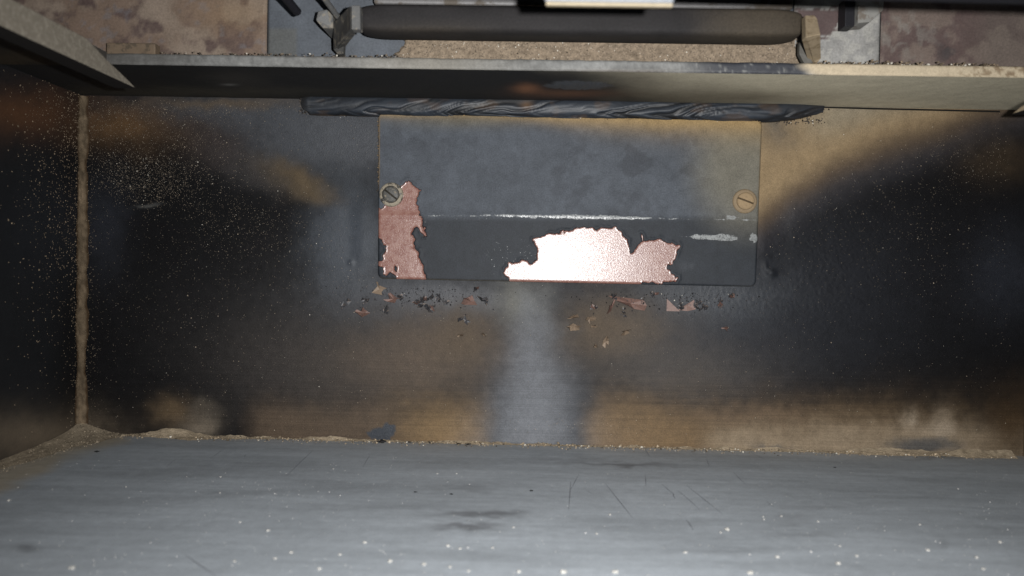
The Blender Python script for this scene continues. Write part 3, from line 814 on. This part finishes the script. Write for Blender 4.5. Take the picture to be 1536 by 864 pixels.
def brown(u, v):
    w = fbm(u / 26, v / 22, 5, 3.) ; w2 = fbm(u / 9, v / 9, 4, 6.); w3 = fbm(u / 60, v / 40, 3, 8.)
    c = np.tile(np.array([.165, .118, .090]), u.shape + (1,))
    c = mixc(c, (.21, .165, .13), sst(.42, .62, w3)); c = mixc(c, (.085, .058, .053), .85 * sst(.5, .66, w) * (.5 + w2)); c = mixc(c, (.15, .14, .145), .5 * sst(.55, .7, w2) * sst(.5, .4, w3))
    c = mixc(c, (.19, .125, .068), .5 * blob(u, v, 350, 20, 60, 30))
    return c, np.full(u.shape, .55)
def bluegrey(u, v):
    w = fbm(u / 30, v / 30, 4, 1.); c = np.tile(np.array([.082, .092, .107]), u.shape + (1,)) * (.75 + .5 * w)[..., None]
    c = mixc(c, (.10, .10, .09), .6 * sst(-3, 3, np.minimum(445 - u, v - 43)))
    return c, np.full(u.shape, .25)
def pale(u, v):
    w = fbm(u / 22, v / 18, 4, 4.); c = np.tile(np.array([.24, .235, .225]), u.shape + (1,)) * (.7 + .6 * w)[..., None]
    c = mixc(c, (.36, .35, .32), .6 * sst(.5, .65, fbm(u / 9, v / 9, 3, 2.)))
    pl = sdf(u + 22 * (fbm(u / 9, v / 3, 3, 4.) - .5), v + 18 * (fbm(u / 9, v / 4, 3, 9.) - .5), [(1190, 15), (1262, 12), (1262, 32), (1250, 50), (1238, 58), (1190, 58)])
    c = mixc(c, (.072, .044, .042), .92 * sst(-2, 2, pl))
    return c, np.full(u.shape, .4)
def brown_r(u, v):
    w = fbm(u / 30, v / 26, 5, 7.); w2 = fbm(u / 10, v / 10, 4, 2.)
    c = np.tile(np.array([.150, .115, .098]), u.shape + (1,))
    c = mixc(c, (.088, .060, .056), .9 * sst(.46, .62, w)); c = mixc(c, (.20, .185, .165), .6 * sst(.52, .66, w2) * blob(u, v, 1350, 50, 60, 40))
    c = mixc(c, (.035, .033, .036), .7 * sst(.4, .6, w2) * blob(u, v, 1420, 78, 14, 16)); c = mixc(c, (.125, .105, .09), .5 * sst(1440, 1500, u))
    return c, np.full(u.shape, .5)
panel('steel_plate', -260, 399, 0, YU, brown, parent=upper)
panel('steel_plate', 400.5, 1190, 0, YU, bluegrey, parent=upper)
panel('steel_plate', 1191.5, 1321, 0, YU, pale, parent=upper)
panel('steel_plate', 1322.5, 1790, 0, YU, brown_r, parent=upper)
# short folded strip at the foot of the left plate
a = P(163, 70, YU - .004); b = P(236, 76, YU - .004)
strip = link('strip', hull_box('strip', float(a[0]), float(b[0]), YU - .006, YU - .001, ZS + LT + .0002, float(P(200, 66, YU - .004)[2]), .0005), plain('strip_tan', (.15, .11, .075), .7, .3, c2=(.09, .07, .05), c2_scale=300), upper)

# rough ash crust on the grey plate, ragged left end
nx, nz = 420, 44
uu = np.linspace(586, 1214, nx)
XX = P(uu, np.full(nx, 70.), YU)[:, 0]
zt = float(P(900, 50, YU)[2])
Z2 = np.linspace(ZS + LT + .0002, zt, nz)
XX, Z2 = np.meshgrid(XX, Z2)
p = np.stack([XX, np.full_like(XX, YU), Z2], -1); u, v = chart(p)
m_ = sdf(u + 10 * (fbm(u / 8, v / 8, 3, 3.) - .5), v, [(598, 90), (592, 82), (606, 68), (606, 45), (1196, 45), (1188, 68), (1206, 84), (1210, 104), (700, 106)])
p[..., 1] -= -.0006 + .0022 * sst(-2, 5, m_) * (.7 + .6 * fbm(u / 6, v / 6, 4, 5.)) 
c = np.tile(np.array([.235, .185, .135]), u.shape + (1,)) * (.55 + .9 * fbm(u / 5, v / 5, 3, 7.))[..., None]
me = grid_mesh('ash_crust', p, False); set_attr(me, c, dust=np.ones(u.shape))
link('ash_crust', me, M_DRIFT, upper, label='gritty tan ash crust coating the grey plate')
qs = np.stack([rng.uniform(604, 1200, 3600), rng.uniform(57, 100, 3600)], -1)
gp = P(qs[:, 0], qs[:, 1], YU - .0024); gp = gp[gp[:, 2] > ZS + LT + .0003]
me = pebbles('grit', gp, rng.uniform(.0002, .00042, len(gp)), .6, 1, 3, (.22, .175, .13), .3, .015)
link('grit', me, M_GRAIN, upper, kind='stuff')

# ------------------------------------------------------------------ dark rounded bar in front of the plates
YT = .3155
def tube():
    x0 = float(P(536, 34, YT)[0]); x1 = float(P(1206, 42, YT)[0])
    zb = float(P(870, 50, YT)[2]); zt = float(P(870, 8, YT)[2])
    n = 260; k = 28
    X = np.linspace(x0, x1, n); rows = []
    hz = (zt - zb) / 2; cz = (zt + zb) / 2; R = .012
    e = np.minimum(X - x0, x1 - X); sh = np.sqrt(np.clip(1 - np.clip(1 - e / R, 0, 1) ** 2, 0, 1)) * .35 + .65
    for i in range(k + 1):
        a = 2 * math.pi * i / k
        ca, sa = math.cos(a), math.sin(a)
        yy = np.sign(ca) * abs(ca) ** .38 * .008; zz = np.sign(sa) * abs(sa) ** .38 * hz
        rows.append(np.stack([X, np.full(n, YT + .007) - yy * sh, cz + zz * sh], -1))
    p = np.array(rows); u, v = chart(p)
    w = fbm(u / 60, v / 12, 4, 3.)
    c = np.tile(np.array([.020, .0185, .019]), u.shape + (1,)) * (.7 + .6 * w)[..., None]
    c = mixc(c, (.058, .046, .032), .75 * sst(1000, 1140, u + 60 * (w - .5)) + .35 * blob(u, v, 640, 44, 90, 8) + .3 * blob(u, v, 860, 58, 300, 5))
    me = grid_mesh('burner_bar', p, False)
    # end caps
    set_attr(me, c, dust=np.clip(.7 + 0 * w, 0, 1))
    bm = bmesh.new(); bm.from_mesh(me); bmesh.ops.remove_doubles(bm, verts=list(bm.verts), dist=1e-6)
    bmesh.ops.holes_fill(bm, edges=[e for e in bm.edges if e.is_boundary], sides=0)
    bmesh.ops.recalc_face_normals(bm, faces=list(bm.faces))
    bm.to_mesh(me); bm.free()
    o = link('burner_bar', me, M_PANEL, label='long dark sooty bar with rounded ends between two brackets', cat='bar')
    return x0, x1, zt
tx0, tx1, tzt = tube()
# pale grey strip put over the bar to make its bright rim line
xa = float(P(560, 5, .33)[0]); xb = float(P(1190, 20, .33)[0])
link('rim_strip', hull_box('rim_strip', xa, xb, .3300, .3365, float(P(870, 9, .33)[2]), .228, .001), plain('rim_strip_grey', (.16, .155, .155), .5, .4, c2=(.10, .085, .07), c2_scale=90), upper)

# ------------------------------------------------------------------ brackets
def zy(px, py, Y): q = P(px, py, Y); return float(q[0]), float(q[2])
M_BRG = plain('bracket_grey', (.095, .095, .094), .6, .35, amp=.3, nscale=900, c2=(.19, .17, .14), c2_scale=260)
M_BRD = plain('bracket_web', (.055, .054, .052), .6, .35, amp=.3, nscale=900, c2=(.14, .125, .10), c2_scale=260)
M_BRT = plain('bracket_tan', (.30, .235, .155), .8, .2, amp=.3, nscale=900, c2=(.20, .15, .09), c2_scale=220)
M_BLK = plain('black_steel', (.010, .010, .013), .55, .3)
br = link('bracket', None, label='grey hooked steel bracket with a square stub at the bar end', cat='bracket', group='brackets holding the bar')
def sheet(name, pts, thick, mat, parent, tri=None):
    """a bent sheet: outline points with their own depths, given a real thickness"""
    bm = bmesh.new(); Fv = [bm.verts.new(P(x, y, Y)) for x, y, Y in pts]; Bv = [bm.verts.new(Vector(v.co) + Vector((0, thick, 0))) for v in Fv]
    n = len(pts)
    for poly in (tri or [list(range(n))]):
        bm.faces.new([Fv[i] for i in poly]); bm.faces.new([Bv[i] for i in poly][::-1])
    for i in range(n): bm.faces.new((Fv[i], Bv[i], Bv[(i + 1) % n], Fv[(i + 1) % n]))
    bmesh.ops.recalc_face_normals(bm, faces=list(bm.faces))
    bmesh.ops.bevel(bm, geom=list(bm.edges), offset=.0002, segments=1, affect='EDGES')
    me = bpy.data.meshes.new(name); bm.to_mesh(me); bm.free()
    return link(name, me, mat, parent)
z80 = float(ZS + LT + .0001)
sheet('tongue', [(527, 8, .296), (540, 8, .296), (540.5, 44, .296), (527, 44, .296)], .0045, M_BRG, br)
sheet('web', [(525.5, 8, .2975), (526, 44, .2975), (531, 47, .300), (516, 66, .322), (515, 81, .3265), (507, 82, .3265), (500, 74, .324), (500, 34, .318)], .0035, M_BRD, br,
      [[0, 1, 6, 7], [1, 2, 3], [1, 3, 6], [3, 4, 5, 6]])
sheet('stub', [(477, 17, .318), (490, 14, .318), (499, 22, .318), (500, 42, .320), (484, 42, .320), (474, 30, .318)], .0150, M_BRG, br)
rd0 = P(484, -6, .300); rd1 = P(507, 26, .316)
def rod(name, a, b, r, mat, parent, n=12):
    a = Vector(a); b = Vector(b); d = (b - a); q = d.to_track_quat('Z', 'Y').to_matrix()
    V = []
    for t in (0, 1):
        for i in range(n):
            V.append(a + d * t + q @ Vector((r * math.cos(2 * math.pi * i / n), r * math.sin(2 * math.pi * i / n), 0)))
    bm = bmesh.new(); vs_ = [bm.verts.new(v) for v in V]
    for i in range(n): bm.faces.new((vs_[i], vs_[(i + 1) % n], vs_[n + (i + 1) % n], vs_[n + i]))
    bm.faces.new(vs_[:n][::-1]); bm.faces.new(vs_[n:])
    me = bpy.data.meshes.new(name); bm.to_mesh(me); bm.free()
    return link(name, me, mat, parent)
rod('rod', rd0, rd1, .0011, M_BRG, br)
rod('rod', P(418, -16, .300), P(446, 18, .316), .0017, M_BLK, br)

b2 = link('bracket', None, label='tan dusty wedge bracket at the end of the bar beside the pale plate', cat='bracket', group='brackets holding the bar')
sheet('web', [(1208, 23, .309), (1222, 23, .309), (1226, 28, .308), (1231, 51, .300), (1232, 87, .3235), (1226, 94, .3262), (1220, 92, .3262), (1217, 83, .322), (1209, 56, .300)], .0045, M_BRT, b2,
      [[0, 1, 2, 3, 8], [3, 4, 5, 6, 7, 8]])
sheet('gusset', [(1200, 62, .3255), (1215, 84, .3255), (1220, 95, .3262), (1207, 96, .3262), (1199, 80, .3255)], .0030, plain('gusset_dark', (.085, .08, .07), .6), b2)
# clip on the right
cl = link('hanging_clip', None, label='pale chamfered clip hanging beside a black plate that stands for its shadow', cat='clip')
q0 = zy(1288, -6, .328); q1 = zy(1325, 35, .328)
link('body', prism('body', [(q0[0], q0[1]), (q1[0], q0[1]), (q1[0], q1[1] + .0055), (q1[0] - .0052, q1[1] + .0005), (q0[0], q1[1])], 'y', .328, .3385, .0004), plain('clip_grey', (.21, .205, .19), .6, .3, amp=.25, c2=(.14, .12, .10), c2_scale=200), cl)
link('shadow_plate', hull_box('shadow_plate', q0[0] - .0040, q0[0] - .0001, .331, .3385, q1[1] - .0004, q0[1], .0003), M_BLK, cl)  # black plate laid where the clip's shadow falls

# ------------------------------------------------------------------ rails hanging under the side flanges
M_RAIL = plain('rail_dusty', (.165, .145, .115), .85, .2, amp=.4, nscale=1100, c2=(.23, .205, .165), c2_scale=700, bumpd=.0004, bumps=1200)
M_RUN = plain('rail_dark_underside', (.014, .012, .011), .8, .15)
def rail(x0, x1, ytip, zb, zt, label, mat):
    me = prism('rail', [(ytip, zb), (ytip - .006, zb + .0018), (ytip - .021, zb + (zt - zb) * .58), (ytip - .034, zt), (YB, zt), (YB, zb)], 'x', x0, x1, .0005)
    me.materials.append(mat); me.materials.append(M_RUN)
    for f_ in me.polygons:
        if f_.normal.z < -.5: f_.material_index = 1  # faces turned down take the darker material
    return link('rail', me, mat, label=label, cat='rail', group='rails under the side flanges')
tip = P(205, 133, .302)
Z_R = float(tip[2]); X_R = float(tip[0])
rail(X_R - .0085, X_R, .302, Z_R, Z_R + .0092, 'dust-covered steel rail with a slanted end over the left wall', M_RAIL)
tip2 = P(1521, 154, .302)
rail(float(tip2[0]), float(tip2[0]) + .009, .304, float(tip2[2]) - .0040, float(tip2[2]) + .0030, 'tan tip of the rail by the right wall', M_BRT)

# ------------------------------------------------------------------ front frame and the bright tab under it
fz = float(P(900, -7, .200)[2])
frm = hull_box('door_frame', -.34, .34, .185, .200, fz, fz + .03, .0015)
for v in frm.vertices: v.co.z -= (v.co.x - .018) * .0135      # the frame hangs a little askew
link('door_frame', frm, M_BLK, label='black edge of the stove door frame along the top', cat='frame')
ta = P(816, 11, .205); tb = P(1008, 14, .205)
tab = link('latch_tab', None, label='bright cream tab hanging under the black door frame', cat='tab')
M_TAB = plain('tab_cream', (.115, .125, .14), .45, .4, amp=.15, nscale=300)
zt0 = float((ta[2] + tb[2]) / 2)
link('face', hull_box('face', float(ta[0]), float(tb[0]), .2015, .2032, zt0 + .0005, fz + .012, .0006), M_TAB, tab)
link('lower_lip', hull_box('lower_lip', float(ta[0]) + .0004, float(tb[0]) - .0004, .2016, .2031, zt0 - .0004, zt0 + .0004, .0002), plain('tab_brass', (.23, .19, .125), .5, .4), tab)

# ------------------------------------------------------------------ ash drifts, crumbs, dust
def drift(name, px0, px1, wid_f, hgt_f, colr, label):
    """low heap of ash in the corner of floor and back wall"""
    n, k = 620, 16
    X = np.linspace(px0, px1, n)
    base = P(X, np.full(n, 660.), D)[:, 0]
    W = wid_f(X); H = hgt_f(X)
    rows = []
    for i in range(k):
        t = i / (k - 1)
        y = D - .0006 - W * t; z = H * (1 - t) ** 1.7
        rows.append(np.stack([base, y, z + .0007 * (fbm(X / 5, X * 0 + i * .8, 3, 2.) - .5) * (1 - t) ** .5 * np.minimum(1, H / .001) + .00005 - .0004 * t], -1))
    p = np.array(rows)
    u, v = chart(p)
    c = np.tile(np.asarray(colr), u.shape + (1,)) * (.6 + .8 * fbm(u / 6, v / 3, 4, 3.))[..., None]
    me = grid_mesh(name, p, False); set_attr(me, c, dust=np.ones(u.shape))
    return link(name, me, M_DRIFT, label=label, cat='ash', kind='stuff')
nzf = lambda X, s, sd: fbm(X / s, X * 0, 4, sd)
drift('ash_drift', 124, 1516,
      lambda X: .0022 + .0040 * nzf(X, 30, 4.) + .006 * np.exp(-((X - 300) / 40) ** 2) + .004 * sst(1150, 1500, X),
      lambda X: np.clip(.0001 + .0036 * (nzf(X, 34, 9.) - .34) * (1 - .75 * np.exp(-((X - 850) / 75) ** 2)), .0002, 1) + .0035 * np.exp(-((X - 262) / 36) ** 2) + .0022 * sst(1120, 1500, X) * (1 - .85 * np.exp(-((X - 1410) / 18) ** 2)) * (.6 + .8 * nzf(X, 12, 2.)),
      (.34, .275, .195), 'tan ash drift lying along the foot of the back wall')
# heap in the left corner, along the left wall
n, k = 150, 60
YY, TT = np.meshgrid(np.linspace(D - .0008, .20, n), np.linspace(0, 1, k), indexing='ij')
dist = D - YY
Wd = .010 + .004 * np.exp(-dist / .05) + .008 * (fbm(YY * 60, YY * 0, 3, 5.) - .5)
Hd = .0042 * np.exp(-dist / .012) + .0022 * np.exp(-dist / .09)
Xh = XL + .0006 + Wd * 1.9 * TT * (.35 + .65 * np.exp(-dist / .06))
Zh = Hd * (1 - TT) ** 1.8 + .0006 * (fbm(YY * 300, TT * 9, 3, 2.) - .5) * (1 - TT) - .0003 * TT + .0001
p = np.stack([Xh, YY, Zh], -1); u, v = chart(p)
c = np.tile(np.array([.31, .255, .185]), u.shape + (1,)) * (.6 + .8 * fbm(u / 7, v / 4, 4, 3.))[..., None]
me = grid_mesh('ash_heap', p, True); set_attr(me, c, dust=np.ones(u.shape))
link('ash_heap', me, M_DRIFT, label='sandy ash heap in the corner at the foot of the left wall', cat='ash', kind='stuff')

# dusty fillet running up the left corner
n, k = 240, 12
ZZ, TT = np.meshgrid(np.linspace(.001, ZS - .0005, n), np.linspace(0, 1, k), indexing='ij')
wd = .0036 + .0034 * (fbm(ZZ * 140, ZZ * 0, 4, 4.) - .5) + .002 * np.exp(-ZZ / .01)
ang = TT * math.pi / 2
Xf = XL + .0002 + wd * (1 - np.sin(ang) * .96); Yf = D - .0005 - wd * 1.0 * (1 - np.cos(ang) * .96)
jit = .0016 * (fbm(ZZ * 900, TT * 6, 3, 7.) - .5) * np.sin(math.pi * TT)
p = np.stack([Xf + jit, Yf - jit, ZZ], -1); u, v = chart(p)
zr = ZZ / ZS
c = np.tile(np.array([.125, .094, .062]), u.shape + (1,)) * (.35 + 1.2 * fbm(u / 4, v / 7, 4, 1.))[..., None] * (.45 + 1.1 * fbm(ZZ * 70, ZZ * 0, 3, 2.))[..., None]
c = mixc(c, (.038, .022, .011), .8 * sst(.62, .45, TT + .3 * (fbm(ZZ * 200, TT * 3, 3, 6.) - .5)) * 0 + .9 * sst(.22, .46, np.abs(TT - .5) + .25 * (fbm(ZZ * 260, TT * 3, 3, 6.) - .5)))
me = grid_mesh('corner_seam', p, False); set_attr(me, c, dust=np.ones(u.shape))
link('corner_seam', me, M_DRIFT, back_wall, label='tan dusty sealed seam in the left corner')

# grains sprinkled on walls
def scatter_wall(n, dens, seed):
    r = np.random.default_rng(seed); out = []
    while sum(len(o) for o in out) < n:
        u = r.uniform(125, 1515, 40000); v = r.uniform(150, 655, 40000)
        k = r.random(40000) < dens(u, v); out.append(np.stack([u[k], v[k]], -1))
    return np.concatenate(out)[:n]
def dn(u, v):
    m_ = fbm(u / 30, v / 30, 3, 2.)
    d = .018 + 1.6 * blob(u, v, 218, 268, 58, 30, 10, 1.2) + .3 * blob(u, v, 270, 210, 90, 60) + .35 * blob(u, v, 165, 180, 45, 50) + .22 * blob(u, v, 360, 330, 110, 60, 20) + .25 * blob(u, v, 340, 165, 130, 14)
    d += .07 * blob(u, v, 1300, 330, 170, 90) + .16 * blob(u, v, 1440, 235, 90, 40) + .05 * blob(u, v, 250, 450, 200, 150) + .15 * blob(u, v, 880, 640, 60, 14)
    return d * (.4 + 1.2 * m_)
q = scatter_wall(13000, dn, 5)
gp = P(q[:, 0], q[:, 1], D - .0003); gp[:, 1] = D - .00045
s = rng.uniform(.00007, .00018, len(gp)) * np.where(rng.random(len(gp)) < .05, 1.9, 1)
me = pebbles('dust_specks', gp, s, .6, 1, 8, (.22, .18, .135), .4, .05)
link('dust_specks', me, M_GRAIN, label='pale dust specks sprinkled over the sooty back wall', cat='dust', kind='stuff')
# on the left wall
r = np.random.default_rng(14)
n = 1500
yy = D - np.abs(r.normal(0, .026, n)) - .001; zz = ZS * (1 - np.abs(r.normal(0, .42, n))); k = (zz > .002) & (yy > .24)
gp = np.stack([np.full(n, XL + .0004), yy, zz], -1)[k]
me = pebbles('dust_clots', gp, r.uniform(.00012, .00038, len(gp)) * np.where(r.random(len(gp)) < .06, 1.7, 1), .6, 0, 9, (.19, .145, .10), .3)
link('dust_clots', me, M_GRAIN, label='dust clots clinging to the left side wall', cat='dust', kind='stuff')

r = np.random.default_rng(19); n = 480; yy = D - .001 - .10 * r.random(n) ** 1.8; tt = r.random(n); dd = D - yy
wx = 1.9 * (.010 + .004 * np.exp(-dd / .05)) * tt * (.35 + .65 * np.exp(-dd / .06)); hz_ = (.0042 * np.exp(-dd / .012) + .0022 * np.exp(-dd / .09)) * (1 - tt) ** 1.8
link('ash_grit', pebbles('ash_grit', np.stack([XL + .0008 + wx, yy, hz_ + .0003], -1), r.uniform(.00015, .00042, n), .8, 2, 20, (.25, .205, .15), .45), M_GRAIN, label='coarse grit on the ash heap at the foot of the left wall', cat='ash', kind='stuff')
r = np.random.default_rng(15); n = 750
zz = ZS * r.random(n); dd = np.abs(r.normal(0, .0030, n)) + .0028; sd_ = r.random(n) < .45
gp = np.stack([np.where(sd_, XL + .0005, XL + dd), np.where(sd_, D - dd, D - .0006), zz], -1)
link('seam_grit', pebbles('seam_grit', gp, r.uniform(.0001, .00028, n), 1, 1, 16, (.19, .15, .105), .35), M_GRAIN, back_wall, kind='stuff')

# crumbs on the ledge edge, along the weld and plate top, along the foot of the wall
def crumb_row(xr, yf, Y, jit, n, s0, s1, c, sd, bright=.08):
    r = np.random.default_rng(sd); x = r.uniform(*xr, n)
    x = x[r.random(n) < .25 + 1.1 * fbm(x / 24, x * 0, 3, sd)]
    p = P(x, yf(x), Y); p[:, 2] += np.abs(r.normal(0, jit, len(x))); p[:, 1] += r.normal(0, jit, len(x))
    return p, r.uniform(s0, s1, len(x))
grp = []
def crumbs(name, xr, n, s0, s1, c, sd, label, bright=.08):
    r = np.random.default_rng(sd); x = r.uniform(*xr, n); x = x[r.random(n) < .2 + 1.2 * fbm(x / 24, x * 0, 3, sd)]
    X = P(x, np.full(len(x), 85.), YF)[:, 0]; s = r.uniform(s0, s1, len(x)) * np.where(r.random(len(x)) < .12, 1.6, 1)
    p = np.stack([X, YF + .0012 + r.uniform(0, .010, len(x)), ZS + LT + s * .55 + r.uniform(0, .0012, len(x))], -1)
    link(name, pebbles(name, p, s, .8, 2, sd, c, .5, bright), M_GRAIN, label=label, cat='crumbs', kind='stuff')
crumbs('crumbs', (240, 600), 600, .00022, .0006, (.13, .105, .08), 31, 'dark and pale crumbs along the ledge before the grey plate')
crumbs('crumbs', (1224, 1500), 560, .00025, .0007, (.17, .13, .09), 32, 'brown crumbs along the cream-dusted ledge end', .12)
x = rng.uniform(572, 1142, 900); p = P(x, 171 + (x - 569) * .021 - rng.uniform(-1.5, 4.5, 900), D - .0018); p[:, 1] = D - rng.uniform(.0006, .0030, 900)
link('grit', pebbles('grit', p, rng.uniform(.0002, .0005, 900), 1, 1, 41, (.24, .165, .085), .45, .04), M_GRAIN, cover, kind='stuff')
y = rng.uniform(176, 290, 170); p = P(568.5 + rng.normal(0, 1.0, 170), y, D - .0015); p[:, 1] = D - rng.uniform(.0006, .0024, 170)
link('grit', pebbles('grit', p, rng.uniform(.00018, .0004, 170), 1, 1, 42, (.24, .17, .10), .4), M_GRAIN, cover, kind='stuff')
n = 1500
x = rng.uniform(135, 1515, n); X = P(x, np.full(n, 660.), D)[:, 0]
yy = D - .0010 - np.abs(rng.normal(0, .0036, n)); s = rng.uniform(.0002, .00055, n) * np.where(rng.random(n) < .04, 2, 1)
zb = np.clip(.0026 * (fbm(x / 34, x * 0, 4, 9.) - .2) * np.exp(-(D - yy) / .003), 0, 1)
link('ash_grit', pebbles('ash_grit', np.stack([X, yy, zb + s * .6], -1), s, .8, 2, 51, (.27, .215, .15), .45, .05), M_GRAIN, label='fine grit scattered along the foot of the back wall', cat='ash', kind='stuff')
for i, (x, y, w) in enumerate([(573, 662, .0022), (612, 663, .0012), (688, 666, .0013), (702, 666, .0015), (646, 664, .0010), (145, 677, .0011), (623, 738, .0007), (677, 741, .0007), (1252, 701, .0007), (797, 736, .0007)]):
    c = floor_pt(x, y, w * .3)
    me = pebbles('char_crumb', np.array([[0, 0, 0], [w * .7, w * .2, 0], [-w * .6, 0.0, 0]]), np.array([w, w * .6, w * .5]), .5, 2, 60 + i, (.02, .02, .02), .2)
    o = link('char_crumb', me, M_GRAIN, label='tiny black char crumb lying near the foot of the back wall', cat='crumb', group='black char crumbs on the floor'); o.location = c

# white ash specks on the floor
r = np.random.default_rng(77); n = 700
px = r.uniform(10, 1530, n); py = 672 + 192 * r.random(n) ** .85
px = np.concatenate([px, r.normal(420, 90, 70), r.normal(1480, 40, 50)]); py = np.concatenate([py, r.normal(735, 12, 70), r.normal(760, 40, 50)])
s = r.uniform(.00008, .00024, len(px)) * np.where(r.random(len(px)) < .06, 1.7, 1)
gp = np.array([floor_pt(a, b, c_ * .4) for a, b, c_ in zip(px, np.clip(py, 672, 870), s)])
link('ash_specks', pebbles('ash_specks', gp, s, .7, 2, 78, (.44, .43, .41), .25), M_GRAIN, label='fine white ash specks strewn over the grey floor', cat='ash', kind='stuff')
M_ASH = plain('white_ash', (.43, .42, .39), .9, .1, amp=.35, nscale=900, bumpd=.0002)
def ash_flake(px, py, d, label, group=None, seed=0):
    r = np.random.default_rng(seed + 200)
    bm = bmesh.new(); bmesh.ops.create_icosphere(bm, subdivisions=2, radius=d / 2)
    for v in bm.verts:
        f = 1 + .35 * (r.random() - .5) + .22 * math.sin(v.co.x / d * 9 + seed); v.co = Vector((v.co.x * f * 1.1, v.co.y * f, v.co.z * f * .6))
    zmin = min(v.co.z for v in bm.verts)
    for v in bm.verts: v.co.z -= zmin
    bmesh.ops.scale(bm, vec=(.72, .72, .72), verts=list(bm.verts)); me = bpy.data.meshes.new('ash_flake'); bm.to_mesh(me); bm.free()
    o = link('ash_flake', me, M_ASH, label=label, cat='ash flake', group=group); o.location = floor_pt(px, py, .00005)
ash_flake(1091, 797, .0024, 'largest cream ash lump with a smaller crumb beside it on the grey floor', seed=1)
ash_flake(1081, 800, .0011, 'little white crumb touching the side of the largest ash lump', seed=2)
big = [(845, 860, .0022), (923, 860, .0020), (108, 854, .0021), (1126, 862, .0022), (636, 848, .0017), (585, 844, .0018), (547, 815, .0014), (672, 820, .0013), (690, 824, .0011), (739, 823, .0011), (915, 773, .0012),
       (895, 802, .0012), (770, 792, .0011), (1257, 847, .0018), (1166, 837, .0015), (1392, 827, .0015), (1500, 815, .0016), (1465, 838, .0016), (1475, 855, .0014), (1285, 835, .0012), (1172, 775, .0010), (1227, 783, .0010),
       (1145, 776, .0009), (1146, 780, .0010), (1380, 788, .0010), (402, 797, .0013), (437, 830, .0013), (413, 839, .0012), (352, 843, .0011), (13, 752, .0015), (479, 855, .0014), (685, 711, .0009), (656, 711, .0009),
       (331, 716, .0009), (500, 704, .0009), (189, 731, .0009), (330, 740, .0009), (1437, 734, .0009), (1028, 830, .0013), (360, 784, .0009), (1260, 820, .0009), (675, 852, .0013), (703, 858, .0012), (778, 859, .0015), (510, 833, .0011)]
for i, (x, y, d) in enumerate(big): ash_flake(x, y, d, 'small white ash flake resting on the smeared grey floor', 'white ash flakes on the floor', 10 + i)
